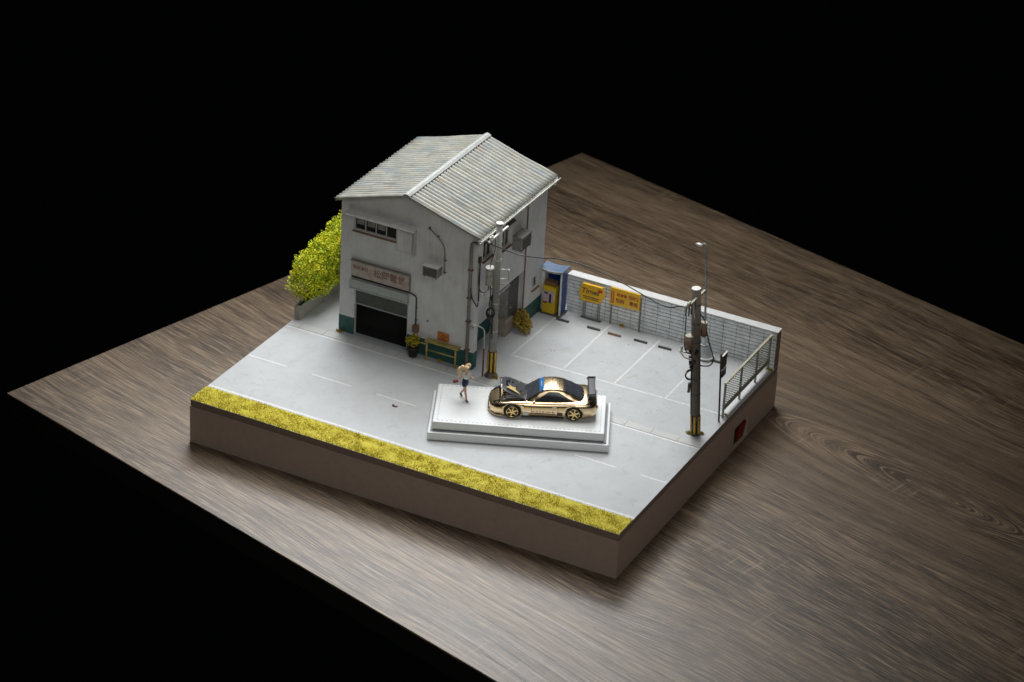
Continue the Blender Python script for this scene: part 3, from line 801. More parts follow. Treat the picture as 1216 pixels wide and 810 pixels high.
# payment shelter and machine
o = thing('shelter', (14.2, 22.9, ground), 'blue shelter with curved pale roof beside the garage', 'shelter')
MB().bb(13.36, 14.80, 23.30, 23.40, .12, 3.2).build('back_panel', M['blue'], o)
MB().bb(14.72, 14.80, 22.45, 23.295, .12, 3.2).build('side_panel', M['blue'], o)
MB().bb(13.36, 13.44, 22.72, 23.295, .12, 3.2).build('side_panel', M['pale'], o)
for x, y in ((14.82, 22.42), (13.33, 22.70)): MB().bb(x - .05, x + .05, y - .05, y + .04, ground, 3.2).build('post', M['pale'], o)
up, lo = [], []
for i in range(13):
    t = i / 12; x = 13.22 + t * 1.72; z = 3.40 - .13 * math.sin(t * PI) + .05 * t
    up.append((x, z)); lo.append((x, z - .08))
rf = MB().prism([(x, 22.31, z) for x, z in up + lo[::-1]], (0, 1.16, 0)).build('roof', M['bluegrey'], o)
MB().prism([(x, 22.25, z) for x, z in [(x, z + .025) for x, z in up] + [(x, z - .04) for x, z in lo[::-1]]], (0, .058, 0)).build('fascia', M['steel'], rf)
MB().bb(13.3, 14.95, 22.25, 23.45, .024, .115, .02).build('plinth', M['dkgrey'], o)
o = thing('payment_machine', (13.98, 22.6, .116), 'mustard yellow payment machine inside the blue shelter', 'machine')
MB().bb(13.52, 14.46, 22.34, 22.95, .118, 2.12, .04).build('body', M['mach'], o)
MB().bb(13.56, 14.42, 22.30, 22.34, 1.0, 1.78).build('front_panel', M['pinkw'], o)
MB().bb(14.06, 14.20, 22.27, 22.299, .95, 1.60).build('slot', M['black'], o)
MB().bb(13.62, 13.90, 22.27, 22.299, .86, .98).build('coin_tray', M['darkred'], o)
MB().bb(13.68, 13.95, 22.27, 22.299, 1.56, 1.70).build('screen', M['dkgrey'], o)
MB().bb(13.55, 14.4, 22.5, 22.95, 2.125, 2.42, .03).build('hood', M['rustbrown'], o)

# wheel stops
proto = None
for x, y, lab in ((15.26, 22.05, 'dark rubber wheel stop nearest the blue shelter'), (17.53, 22.14, 'dark rubber wheel stop below the hexagon sign'),
                  (19.08, 22.12, 'rusty brown wheel stop below the wide yellow board'), (20.95, 22.23, 'dark wheel stop just right of the brown wheel stop'),
                  (22.70, 22.26, 'dark wheel stop alone in front of the plain block wall'), (26.17, 22.42, 'dark wheel stop nearest the cream metal fence')):
    mb = MB(); mb.prism([(-.46, -.10, 0), (-.46, .10, 0), (-.46, .055, .11), (-.46, -.055, .11)], (.92, 0, 0))
    s = mb.build('wheel_stop', M['stopbrown'] if 'brown wheel stop b' in lab else M['stop'], loc=(x, y, .0235), local=True, label=lab, cat='wheel stop', group='wheel stops in the parking bays')
    s.rotation_euler.z = R(1.5)

# weeds
for x, y, z, s, m, lab in ((3.45, 12.70, .023, .26, 'weedbrown', 'ochre weed tuft at the left foot of the garage'), (19.0, 23.48, .023, .22, 'weed', 'yellow weed tuft under the wide yellow board'),
                           (23.95, 23.46, .023, .30, 'weed', 'yellow weed tuft at the middle of the block wall'), (26.5, 23.46, .023, .24, 'weedbrown', 'brown weed tuft at the block wall behind the lamp'),
                           (29.72, 16.25, .023, .24, 'weed', 'pale yellow weed at the near end of the fence'), (29.74, 23.2, .023, .30, 'weed', 'pale yellow weed under the far end of the fence'),
                           (28.62, 13.0, .023, .22, 'weed', 'yellow weed at the foot of the leaning brown pole'), (29.35, 13.35, .023, .22, 'weedbrown', 'ochre weed between brown pole and base edge'),
                           (15.05, 12.72, .023, .30, 'weedbrown', 'brown weed ring at the foot of the grey pole'), (11.0, 12.72, .023, .18, 'weed', 'tiny weed under the yellow guard rail')):
    pts = [(x + random.gauss(0, s * .7), y + random.gauss(0, s * .35), z + abs(random.gauss(0, s * .4))) for _ in range(70)]
    tm = MB()
    hub = [tm.bm.verts.new((x + s * .9 * math.cos(a * PI / 6) * random.uniform(.7, 1.2), y + s * .45 * math.sin(a * PI / 6) * random.uniform(.7, 1.2), z + .012)) for a in range(12)]
    ctr = tm.bm.verts.new((x, y, z + .05))
    for a in range(12):
        tm.bm.faces.new((hub[a], hub[(a + 1) % 12], ctr))
        for _ in range(7):                                           # blades rooted on the mat
            q = Vector((x, y, z + .05)).lerp(hub[a].co, random.uniform(0, 1)); h = s * random.uniform(.3, 1.1); d = Vector((random.gauss(0, .5), random.gauss(0, .35), 1)).normalized() * h
            w_ = Vector((random.uniform(-1, 1), random.uniform(-1, 1), 0)).normalized() * .022
            v1, v2, v3 = tm.bm.verts.new(q - w_), tm.bm.verts.new(q + w_), tm.bm.verts.new(q + d)
            tm.bm.faces.new((v1, v2, v3)); tm.bm.faces.new((ctr, v1, v2))
    leaves(tm, [p for p in pts[:30] if abs(p[0] - x) < s], .045)
    tm.build('weed_tuft', M[m], loc=(x, y, z), norm=False, label=lab, cat='weed', group='weed tufts along walls and posts')


# ------------------------------------------------------------------ utility poles
def ring_coil(c, R0, n, r, tilt, m, parent, name='cable_coil'):
    mb = MB()
    for k in range(n):
        mb.torus((c[0] + random.uniform(-.03, .03), c[1] + random.uniform(-.03, .03), c[2] + random.uniform(-.05, .05)), R0 * random.uniform(.85, 1.05), r, tilt @ Matrix.Rotation(random.uniform(-.25, .25), 3, 'X'), sc=(1, 1.2, 1))
    return mb.build(name, m, parent)
FACE = Matrix.Rotation(math.atan2(.79, -.38) - PI / 2, 3, 'Z') @ Matrix.Rotation(R(90), 3, 'X')   # rings hung upright, facing the road

o = thing('utility_pole', (14.65, 12.91, .0225), 'grey concrete utility pole beside the garage corner', 'utility pole')
PA = Vector((14.65, 12.91, .0225)); PT = Vector((14.69, 12.93, 10.95))
def on(t, dx=0, dy=0): q = PA.lerp(PT, t / 10.95); return (q.x + dx, q.y + dy, t)
MB().cyl(PA, PT, .275, .20, 20).build('shaft', M['pole'], o)
MB().cyl(on(10.95), on(11.02), .235, .23, 20).build('pole_cap', M['ceramic'], o)
wr = MB().cyl(on(.34), on(1.84), .292, .284, 20).build('warning_wrap', M['black'], o)
mb = MB()
for k in range(7):
    a = 2 * PI * k / 7 - 1.2
    q0, q1 = on(.38), on(1.80)
    mb.box(((q0[0] + q1[0]) / 2 + .290 * math.cos(a), (q0[1] + q1[1]) / 2 + .290 * math.sin(a), 1.09), (.03, .125, 1.44), Matrix.Rotation(a, 3, 'Z'))
mb.each('yellow_stripe', M['stripe'], wr)
ca = MB().tube([(14.12, 11.95, 9.62), (14.92, 13.75, 9.72)], .075, 8)
c1 = (14.22, 12.62, 9.62)
arm = MB().box((14.83, 12.61, 10.39), (.13, 2.5, .14), Matrix.Rotation(R(0), 3, 'X') , .02)
bmesh.ops.rotate(arm.bm, cent=(14.83, 12.61, 10.39), matrix=Matrix.Rotation(R(0), 3, 'Z'), verts=arm.bm.verts)
ar = arm.build('crossarm', M['ceramic'], o); ca.bm.free()
for y, z in ((11.45, 10.47), (11.72, 10.47)):
    MB().lathe((14.83, y, z + .10), [(.05, -.1), (.09, -.06), (.06, 0), (.10, .05), (.05, .12)], 10).build('insulator', M['ceramic'], ar)
MB().cyl((14.83, 11.36, 10.36), (14.83, 11.22, 10.34), .10, .07, 12).build('insulator', M['ceramic'], ar)
tf = MB().cyl((14.32, 12.62, 6.68), (14.32, 12.62, 7.82), .25, .24, 18).build('transformer', M['trafo'], o)
MB().cyl((14.32, 12.62, 7.825), (14.32, 12.62, 7.92), .30, .28, 18).build('transformer_lid', M['pale'], tf)
MB().tube([(14.32, 12.62, 7.93), (14.40, 12.66, 8.4), (14.62, 12.60, 9.2), (14.75, 12.3, 10.3)], .03, sub=5).build('lead_wire', M['cable'], tf)
MB().tube([(14.36, 12.60, 6.67), (14.46, 12.62, 6.3), (14.44, 12.60, 5.3), (14.46, 12.60, 4.0), (14.60, 12.58, 3.9), (14.66, 12.60, 3.2)], .04, sub=4).each('down_cable', M['cable'], o)
st1 = MB()
for za in (7.05, 7.72):
    st1.tube([on(za), (15.34, 13.30, za - .02)], .035, 6)
st1.tube([(15.34, 13.30, 7.74), (15.34, 13.30, 6.95)], .05, 6)
st1.tube([on(6.72), (15.46, 13.30, 6.66), (14.95, 12.62, 6.08), on(5.98)], .05, 6)
st1.tube([(14.0, 12.42, 5.98), (14.3, 12.72, 5.70), (14.95, 12.92, 5.62)], .06, 6)
st1.tube([(14.0, 12.42, 5.98), (14.46, 12.80, 6.42)], .04, 6)
st1.each('step_bracket', M['steel'], o)
MB().ball((13.97, 12.40, 5.98), .09, 1).build('insulator', M['ceramic'], o)
ring_coil((14.58, 12.55, 4.75), .26, 3, .045, FACE, M['cable'], o)
mb = MB()
mb.tube([(14.60, 12.58, 6.0), (14.58, 12.56, 5.1)], .05, 6); mb.tube([(14.50, 12.60, 5.9), (14.42, 12.56, 5.2)], .04, 6)
mb.tube([(14.70, 12.56, 4.4), (14.74, 12.57, 2.95), (14.62, 12.56, 2.9)], .035, 6)
mb.each('down_cable', M['cable'], o)
MB().tube([(13.46, 12.98, 7.75), (13.44, 12.85, 6.6), (13.62, 12.74, 6.0), (13.98, 12.66, 5.95), (14.2, 12.66, 6.2), (14.32, 12.62, 6.67)], .035, sub=6).build('service_cable', M['cable'], o)
mb = MB()
for t in (3.3, 5.3, 8.4, 9.6): mb.cyl(on(t), on(t + .09), .29 - t * .0065, seg=20)
mb.each('pole_band', M['steel'], o)
MB().lathe((14.65, 12.91, .0225), [(.46, 0), (.44, .05), (.34, .10), (.30, .30)], 18).build('footing', M['polebrown'], o)

# little lamp next to the grey pole
o = thing('street_lamp', (14.22, 12.55, .023), 'small grey street lamp with red foot next to the garage corner', 'street lamp')
MB().tube([(14.22, 12.55, 2.0), (14.22, 12.55, 3.05), (14.15, 12.52, 3.42), (13.95, 12.42, 3.60), (13.7, 12.36, 3.62)], .05, sub=5).build('arm', M['steel'], o)
MB().tube([(14.22, 12.55, .024), (14.22, 12.55, 2.02)], .06).build('foot_post', M['red'], o)
mb = MB(); mb.ball((13.50, 12.30, 3.62), .20, 2, (1.5, .8, .62)); mb.build('lamp_head', M['steel'], o)
MB().ball((13.50, 12.30, 3.56), .16, 2, (1.3, .8, .6)).build('lens', M['dkgrey'], o)

o = thing('utility_pole', (29.01, 13.14, .0225), 'leaning brown utility pole near the right edge of the base', 'utility pole')
PA = Vector((29.01, 13.14, .0225)); PT = Vector((28.33, 12.82, 10.28))
def on(t, dx=0, dy=0): q = PA.lerp(PT, t / 10.28); return (q.x + dx, q.y + dy, q.z)
MB().cyl(PA, PT, .30, .30, 22).build('shaft', M['polebrown'], o)
MB().cyl(on(10.285), on(10.33), .305, .28, 22).build('pole_cap', M['ceramic'], o)
wr = MB().cyl(on(.16), on(1.42), .312, .312, 22).build('warning_wrap', M['black'], o)
mb = MB(); ax = (PT - PA).normalized(); qr = Vector((0, 0, 1)).rotation_difference(ax).to_matrix()
for k in range(7):
    a = 2 * PI * k / 7 - 1.35
    mb.box(Vector(on(.79)) + qr @ Vector((.312 * math.cos(a), .312 * math.sin(a), 0)), (.03, .125, 1.22), qr @ Matrix.Rotation(a, 3, 'Z'))
mb.each('yellow_stripe', M['stripe'], wr)
ar = MB().box((28.54, 12.44, 9.80), (.15, 2.6, .17), Matrix.Rotation(R(0), 3, 'X'), .02).build('crossarm', M['fence'], o)
for y in (11.22, 11.46):
    MB().lathe((28.54, y, 9.89), [(.05, -.02), (.10, .04), (.06, .10), (.10, .14), (.04, .2)], 10).build('insulator', M['ceramic'], ar)
mb = MB()
mb.cyl((28.46, 11.24, 9.80), (28.22, 11.16, 9.78), .11, .09, 12)
mb.build('insulator', M['ceramic'], ar)
mb = MB()
for x, y in ((28.40, 11.30), (28.56, 11.40), (28.60, 11.66)): mb.cyl((x, y, 9.71), (x, y, 9.12), .055, .05, 8)
mb.each('hanging_fuse', M['dkgrey'], ar)
MB().tube([(28.54, 12.0, 9.71), on(8.1, .1, -.28)], .045, 6).build('brace', M['steel'], o)
mb = MB()
mb.tube([(28.42, 11.32, 9.12), (28.34, 11.6, 8.0), (28.28, 11.8, 6.9), (28.27, 12.2, 6.2), on(5.8, -.1, -.33)], .035, sub=5)
mb.tube([on(8.6, .3, 0), (28.95, 13.2, 8.0), (29.10, 13.3, 7.2), (29.35, 13.4, 6.3), (29.6, 13.5, 5.5), (29.45, 13.5, 4.95), (29.0, 13.4, 4.80), on(4.9, .1, .25)], .04, sub=5)
mb.each('hanging_cable', M['cable'], o)
tf = MB().cyl((28.22, 12.62, 6.15), (28.24, 12.63, 7.03), .24, .24, 18).build('transformer', M['rusttrafo'], o)
MB().cyl((28.24, 12.63, 7.035), (28.24, 12.63, 7.10), .27, .25, 18).build('transformer_lid', M['fence'], tf)
tf = MB().cyl((28.92, 13.24, 7.0), (28.90, 13.23, 7.88), .20, .20, 18).build('transformer', M['rusttrafo'], o)
MB().cyl((28.90, 13.23, 7.885), (28.90, 13.23, 7.95), .22, .20, 18).build('transformer_lid', M['fence'], tf)
mb = MB()
mb.bb(27.7, 28.5, 12.52, 12.60, 5.86, 5.93); mb.bb(27.78, 27.86, 12.5, 12.62, 5.93, 6.25); mb.tube([(27.66, 12.54, 5.9), (28.1, 12.5, 5.55), on(5.4, 0, -.3)], .04, 6)
mb.bb(28.75, 29.30, 13.05, 13.13, 6.35, 6.42)
mb.each('step_bracket', M['steel'], o)
MB().ball((29.25, 13.12, 6.5), .12, 1, (1.2, 1, .7)).build('insulator', M['ceramic'], o)
rnd = random.Random(4); mb = MB()
for k in range(9):
    t0 = rnd.uniform(4.9, 6.2); q = Vector(on(t0)); a = rnd.uniform(3.4, 5.6)
    mb.box(q + Vector((.36 * math.cos(a), .36 * math.sin(a), 0)), (rnd.uniform(.1, .22), .16, rnd.uniform(.12, .3)), Matrix.Rotation(a, 3, 'Z'))
mb.each('terminal_block', M['black'], o)
ring_coil(on(4.35, -.22, -.32), .30, 5, .022, FACE, M['cable'], o)
MB().bb(28.38, 28.52, 12.70, 12.86, 3.05, 3.75, .02).build('fuse_box', M['dkgrey'], o)
mb = MB(); mb.tube([on(5.0, -.2, -.26), on(3.7, -.22, -.24), on(1.5, -.22, -.24)], .025, 6); mb.each('down_cable', M['cable'], o)
mb = MB()
for t in (2.9, 4.0, 6.6, 7.9, 9.2): mb.cyl(on(t), on(t + .08), .315, seg=20)
mb.each('pole_band', M['dkgrey'], o)

# wire strung between the poles
mb = MB(); mb.tube([(14.83, 11.20, 10.34), (15.25, 11.50, 10.12), (16.6, 11.95, 9.72), (18.15, 12.0, 9.90), (19.35, 12.0, 10.16), (21.35, 12.0, 10.20), (23.7, 11.9, 9.82), (26.05, 11.75, 9.24), (27.2, 11.35, 9.32), (27.9, 11.2, 9.66), (28.24, 11.16, 9.77)], .036, sub=8)
mb.build('overhead_wire', M['cable'], loc=(21.5, 12, 9), label='thin wire sagging between the two utility poles', cat='wire')

# tall lamp by the wall
o = thing('street_lamp', (25.42, 22.58, .0225), 'tall thin street lamp on a grey cone before the block wall', 'street lamp')
MB().tube([(25.40, 22.57, .9), (24.94, 22.33, 8.15), (24.90, 22.31, 8.30), (24.75, 22.22, 8.36)], .078, 8).build('post', M['fencegrey'], o)
MB().ball((24.55, 22.12, 8.28), .22, 2, (1.35, .8, .55)).build('lamp_head', M['steel'], o)
MB().lathe((25.42, 22.58, .0225), [(.58, 0), (.58, .10), (.52, .13), (.40, .5), (.25, 1.15), (.10, 1.5), (.06, 1.55)], 24).build('cone_foot', M['cone'], o)
mb = MB(); mb.torus((25.50, 22.55, .19), .56, .05); mb.build('foot_ring', M['ceramic'], o)

# bus stop style sign
o = thing('pole_sign', (29.62, 15.42, .0225), 'thin dark pole sign with two small plates by the fence', 'sign')
MB().tube([(29.62, 15.42, .023), (29.42, 15.24, 4.9)], .065, 8).build('post', M['black'], o)
pl = MB().box((29.52, 15.62, 4.28), (.07, .70, .92), Matrix.Rotation(R(4), 3, 'X'), .015).build('plate', M['busdark'], o)
MB().box((29.52, 15.62, 4.77), (.10, .72, .05), Matrix.Rotation(R(4), 3, 'X')).build('plate_rim', M['pale'], pl)
pl = MB().box((29.56, 15.62, 3.46), (.07, .58, .52), Matrix.Rotation(R(4), 3, 'X'), .015).build('plate', M['busnavy'], o)
MB().box((29.56, 15.62, 3.75), (.10, .60, .05), Matrix.Rotation(R(4), 3, 'X')).build('plate_rim', M['pale'], pl)

# fence on the right edge
o = thing('metal_fence', (29.62, 19.9, ground), 'cream metal mesh fence along the right edge', 'fence')
FX = 29.62
for y in (16.0, 18.62, 21.2, 23.35): MB().bb(FX - .06, FX + .06, y - .06, y + .06, ground, 2.46, .01).build('post', M['fencegrey'], o)
MB().bb(FX - .08, FX + .08, 15.92, 23.5, 2.461, 2.56, .015).build('top_rail', M['fence'], o)
MB().bb(FX - .035, FX + .035, 16.07, 23.28, .50, .86).build('bottom_band', M['fencegrey'], o)
mb = MB()
bays = ((16.062, 18.558), (18.682, 21.138), (21.262, 23.288)); za, zb = .87, 2.455
def wires(slope, step, t, xoff):
    m_ = MB()
    for y0_, y1_ in bays:
        k = -40
        while k < 60:
            z0_ = za + k * step                          # height where the wire meets y0_
            pts = []
            ya, yb = y0_, y1_
            f_ = lambda y: z0_ + slope * (y - y0_)
            lo, hi = sorted(((za - z0_) / slope + y0_, (zb - z0_) / slope + y0_))
            ya, yb = max(ya, lo), min(yb, hi)
            if yb - ya > .05: m_.tube([(FX + xoff, ya, f_(ya)), (FX + xoff, yb, f_(yb))], t, 4)
            k += 1
    return m_
wires(-.61, .165, .021, .012).build('mesh_wires', M['fencegrey'], o)
wires(.61, .33, .012, -.022).build('mesh_wires', M['fence'], o)
MB().bb(FX - .22, FX + .24, 16.1, 23.58, .0225, .10, .01).build('kerb', M['coping'], o)

# ------------------------------------------------------------------ stand with car and figure
SO = Vector((15.07, 3.56, .0165)); SA = R(24)
o = ST = thing('display_stand', SO, 'white two tier display stand under the gold car', 'display stand', None, SA)
MB().bb(0, 11.25, 0, 5.34, .0, .55, .07).build('lower_tier', M['white'], o, local=True)
MB().bb(.16, 11.09, .16, 5.18, .551, .60).build('shadow_gap', M['stitch'], o, local=True)
MB().bb(.27, 10.93, .30, 5.12, .601, 1.18, .07).build('upper_tier', M['white'], o, local=True)
mb = MB(); SZ = 1.18
def dash(x, y, lx, ly): mb.bb(x - lx / 2, x + lx / 2, y - ly / 2, y + ly / 2, SZ + .001, SZ + .008)
for k in range(38):
    x = .62 + k * .27
    dash(x, .52, .13, .035); dash(x, 4.90, .13, .035)
for k in range(17):
    y = .72 + k * .247
    dash(.55, y, .06, .06); dash(10.66, y, .06, .06)
mb.build('stitching', M['stitch'], o, local=True)

ST_M = Matrix.Translation(SO) @ Matrix.Rotation(SA, 4, 'Z')
TOP = SO.z + SZ + .009
ca_ang = R(27.0)
dirx = Vector((math.cos(ca_ang), math.sin(ca_ang), 0)); diry = Vector((-math.sin(ca_ang), math.cos(ca_ang), 0))
fwp = ST_M @ Vector((5.13, 1.41, 0)); fwp.z = TOP
CARO = fwp + diry * 1.36 - dirx * 1.45
o = CAR = thing('sports_car', CARO, 'gold chrome racing car with its grey bonnet raised', 'car', None, ca_ang)


def lin(tab, x):
    if x <= tab[0][0]: return tab[0][1:]
    for a, b in zip(tab, tab[1:]):
        if x <= b[0]:
            t = (x - a[0]) / (b[0] - a[0]); t = t * t * (3 - 2 * t) * .35 + t * .65
            return [p + (q - p) * t for p, q in zip(a[1:], b[1:])]
    return tab[-1][1:]
#            x    w    zb   zmid zbelt ztop
body_tab = [(.0, .55, .24, .40, .56, .60), (.12, .92, .18, .42, .66, .72), (.38, 1.20, .14, .46, .78, .86), (.8, 1.345, .13, .52, .93, 1.0), (1.45, 1.40, .13, .56, 1.06, 1.10),
            (2.2, 1.355, .13, .55, 1.03, 1.14), (3.2, 1.34, .13, .55, 1.02, 1.14), (4.2, 1.36, .13, .57, 1.07, 1.18), (5.28, 1.43, .14, .62, 1.14, 1.24), (6.0, 1.39, .17, .62, 1.14, 1.24),
            (6.42, 1.27, .22, .62, 1.12, 1.22), (6.62, 1.10, .28, .60, 1.06, 1.15), (6.72, .90, .36, .60, .96, 1.02)]
def ring(x):
    w, zb, zm, zt, zc = lin(body_tab, x)
    half = [(0, zb), (w * .6, zb), (w * .93, zb + .01), (w * .985, zb + .10), (w, zm), (w * .985, zm + (zt - zm) * .5), (w * .955, zt - .05), (w * .88, zt + .02), (w * .66, zt + (zc - zt) * .7), (w * .33, zc - .005), (0, zc)]
    full = half + [(-y, z) for y, z in half[-2:0:-1]]
    return [(x, y, z) for y, z in full]
xs = [0, .05, .12, .22, .38, .6, .8, 1.1, 1.45, 1.8, 2.2, 2.7, 3.2, 3.7, 4.2, 4.7, 5.0, 5.28, 5.6, 6.0, 6.25, 6.42, 6.54, 6.62, 6.68, 6.72]
mb = MB(); V = mb.grid([ring(x) for x in xs], True, True)
mb.bm.faces.new(V[0]); mb.bm.faces.new(V[-1][::-1])
body = mb.build('body', M['gold'], o, local=True)
cut = MB()
for x in (1.45, 5.28):
    for s in (-1, 1): cut.cyl((x, s * .98, .47), (x, s * 1.8, .47), .515, .515, 28)
cut = cut.build('wheel_well_cutter', M['black'], o, local=True)
cut2 = MB().bb(.62, 2.24, -.93, .93, .50, 1.6, .12).build('bay_cutter', M['black'], o, local=True)
for c in (cut, cut2):
    md = body.modifiers.new('cut', 'BOOLEAN'); md.object = c; md.operation = 'DIFFERENCE'; md.solver = 'EXACT'
bpy.context.view_layer.update()
nm = bpy.data.meshes.new_from_object(body.evaluated_get(bpy.context.evaluated_depsgraph_get()))
body.modifiers.clear(); body.data = nm; nm.materials.clear(); nm.materials.append(M['gold'])
for c in (cut, cut2): bpy.data.objects.remove(c)
for p in nm.polygons: p.material_index = 0
# dark wheel housings and the engine bay liner
mb = MB()
for x in (1.45, 5.28):
    for s in (-1, 1): mb.cyl((x, s * .97, .47), (x, s * 1.2, .47), .508, .508, 28)
mb.build('wheel_housing', M['black'], o, local=True)
bay = MB().bb(.66, 2.20, -.90, .90, .505, .52)
bay.bb(.64, .66, -.9, .9, .505, .86); bay.bb(2.2, 2.225, -.9, .9, .505, 1.02)
bay.bb(.66, 2.2, -.915, -.90, .505, .90); bay.bb(.66, 2.2, .90, .915, .505, .90)
bay = bay.build('engine_bay', M['black'], o, local=True)
eng = MB().bb(1.0, 2.0, -.28, .28, .53, .86, .05)
eng.bb(1.05, 1.95, -.16, .16, .86, .93, .02)
for k in range(5): eng.cyl((1.08 + k * .2, -.32, .72), (1.08 + k * .2, -.55, .62), .05, seg=8)
eng.build('engine', M['silver'], bay, local=True)
MB().ball((1.0, -.52, .74), .24, 2, (1, 1, .8)).build('turbo', M['silver'], bay, local=True)
mb = MB().bb(.72, .86, -.85, .85, .53, .90, .02); mb.build('radiator', M['golddk'], bay, local=True)
mb = MB().bb(1.25, 1.75, .42, .8, .53, .82, .03).bb(1.9, 2.15, -.8, -.45, .53, .85, .03); mb.tube([(.9, .3, .8), (1.1, .6, .9), (1.5, .5, .95), (1.9, .3, .9)], .06, 8, sub=4)
mb.each('airbox', M['carbon'], bay, local=True)
# cabin
cab_tab = [(2.22, 1.08, .98, 1.10), (2.62, 1.10, .96, 1.40), (3.05, 1.12, .90, 1.70), (3.38, 1.13, .84, 1.86), (3.75, 1.14, .82, 1.93), (4.15, 1.15, .82, 1.93), (4.55, 1.15, .83, 1.86), (5.0, 1.13, .84, 1.68), (5.5, 1.08, .86, 1.44), (5.95, .98, .86, 1.22)]
def cabpt(x, v, off=0):
    """v: 0 far belt .. 1 near belt across the roof"""
    wb, wr, zr = lin(cab_tab, x)
    zb = lin(body_tab, x)[3] - .03
    zr = max(zr, zb + .02)
    s = 2 * v - 1; a = abs(s)
    if a > .5:
        t = (a - .5) / .5; y = wr + (wb - wr) * t; z = (zr - .07) + (zb - zr + .07) * t; y += .05 * math.sin(PI * t)
    else:
        t = a / .5; y = wr * t; z = zr - .07 * t ** 2.6
    p = Vector((x, -y if s > 0 else y, z))
    if off: p += Vector((0, (-1 if s > 0 else 1) * off * (1 if a > .5 else .15), off * (.35 if a > .5 else 1)))
    return p
xs = [2.22 + i * (5.95 - 2.22) / 36 for i in range(37)]
mb = MB(); mb.grid([[cabpt(x, j / 24) for j in range(25)] for x in xs], True)
cabin = mb.build('cabin', M['gold'], o, local=True)
def patch(name, x0, x1, v0, v1, m, n=16, k=10, off=.012, shape=None, parent=None):
    rows = []
    for i in range(n + 1):
        t = i / n; x = x0(0) + (x1(0) - x0(0)) * t if callable(x0) else x0 + (x1 - x0) * t
        a, b = (v0, v1) if shape is None else shape(t)
        rows.append([cabpt(x, a + (b - a) * j / k, off) for j in range(k + 1)])
    mb = MB(); mb.grid(rows, True); return mb.build(name, m, parent or cabin, local=True)
patch('windscreen', 2.30, 3.34, .26, .74, M['carglass'])
patch('windscreen_banner', 3.10, 3.34, .27, .73, M['banner'], off=.02)
bn = MB()
for k in range(9):
    v = .60 - k * .022
    p = cabpt(3.2, v, .03); q = cabpt(3.24, v - .012, .03); r_ = cabpt(3.2, v - .012, .03); s_ = cabpt(3.24, v, .03)
    bn.face(p, r_, q, s_)
bn.build('banner_marks', M['whitetext'], cabin, local=True)
patch('rear_window', 4.66, 5.80, .27, .73, M['carglass'])
for a, b in ((.79, .955), (.045, .21)):
    def shp(t, a=a, b=b):
        e = min(1, t / .34) if t < .34 else min(1, (1 - t) / .42) if t > .58 else 1
        e = max(.02, e) ** .9
        return (b - (b - a) * e, b) if a > .5 else (a, a + (b - a) * e)
    patch('side_window', 2.72, 5.45, 0, 0, M['carglass'], 24, 6, shape=shp)
# bonnet, hinged at the windscreen and raised
hb = MB(); rows = []
hinge = Vector((2.28, 0, 1.12)); hrot = Matrix.Rotation(R(25), 3, 'Y')
for i in range(15):
    t = i / 14; L = 1.78 * t
    w = 1.04 - .04 * t - .42 * (max(0, t - .62) / .38) ** 1.8
    rows.append([])
    for j in range(17):
        s = j / 8 - 1
        z = .035 * (1 - s * s) + .03 * math.exp(-((abs(s) - .45) / .14) ** 2) * min(1, t * 3) - .10 * t * t
        rows[-1].append(hinge + hrot @ Vector((-L, s * w, z)))
hb.grid(rows, True); bmesh.ops.recalc_face_normals(hb.bm, faces=hb.bm.faces)
bmesh.ops.solidify(hb.bm, geom=list(hb.bm.faces), thickness=.035)
bon = hb.build('bonnet', M['carbon'], o, local=True, label='dark carbon bonnet raised at the front')
mb = MB()
for L, y in ((.95, -.42), (1.2, -.42), (.95, .42), (1.2, .42), (.72, .0), (1.35, -.1), (1.35, .25), (.4, -.3)):
    mb.box(hinge + hrot @ Vector((-L, y, .045)), (.12, .16, .03), hrot)
mb.each('vent', M['black'], bon, local=True)
mb = MB(); mb.prism([hinge + hrot @ Vector((-a, b, .075)) for a, b in ((.45, -.80), (1.45, -.62), (1.15, -.36), (1.3, -.16), (.95, -.28), (.75, -.12), (.8, -.42))], hrot @ Vector((0, 0, .008)))
mb.build('gold_flash', M['flash'], bon, local=True)
mb = MB()
for L, y in ((.12, -.75), (.12, .75), (1.6, .5), (1.6, -.4), (.5, .8), (1.0, .85), (1.35, .7)): mb.cyl(hinge + hrot @ Vector((-L, y, .0)), hinge + hrot @ Vector((-L, y, .06)), .035, seg=8)
mb.each('bonnet_pin', M['silver'], bon, local=True)
MB().tube([(.9, .85, .85), hinge + hrot @ Vector((-1.3, .80, -.06))], .025, 6).build('bonnet_stay', M['silver'], o, local=True)
# lamps, mouth, splitter, skirts
for s in (-1, 1):
    rows = []
    for i in range(9):
        x = .26 + i * .052
        w, zb, zm, zt, zc = lin(body_tab, x)
        rows.append([Vector((x, s * (w * (.60 + .34 * j / 6) + .0), zt + (zc - zt) * (1 - j / 6) * .6 - .055 * (j / 6) ** 3 + .022)) for j in range(7)])
    mb = MB(); mb.grid(rows); bmesh.ops.solidify(mb.bm, geom=list(mb.bm.faces), thickness=.02); mb.build('headlight', M['lamplens'], o, local=True)
MB().box((.035, 0, .36), (.10, .95, .16), None, .03).build('air_intake', M['black'], o, local=True)
for s in (-1, 1): MB().box((.16, s * .78, .34), (.16, .26, .13), Matrix.Rotation(s * R(-38), 3, 'Z'), .03).build('air_intake', M['black'], o, local=True)
MB().box((-.015, .1, .50), (.05, .40, .14), None, .01).build('number_plate', M['black'], o, local=True)
sp = MB(); sp.prism([(-.06, -.52, .10), (.14, -1.0, .10), (.42, -1.24, .10), (.86, -1.36, .10), (.86, 1.36, .10), (.42, 1.24, .10), (.14, 1.0, .10), (-.06, .52, .10)], (0, 0, .05))
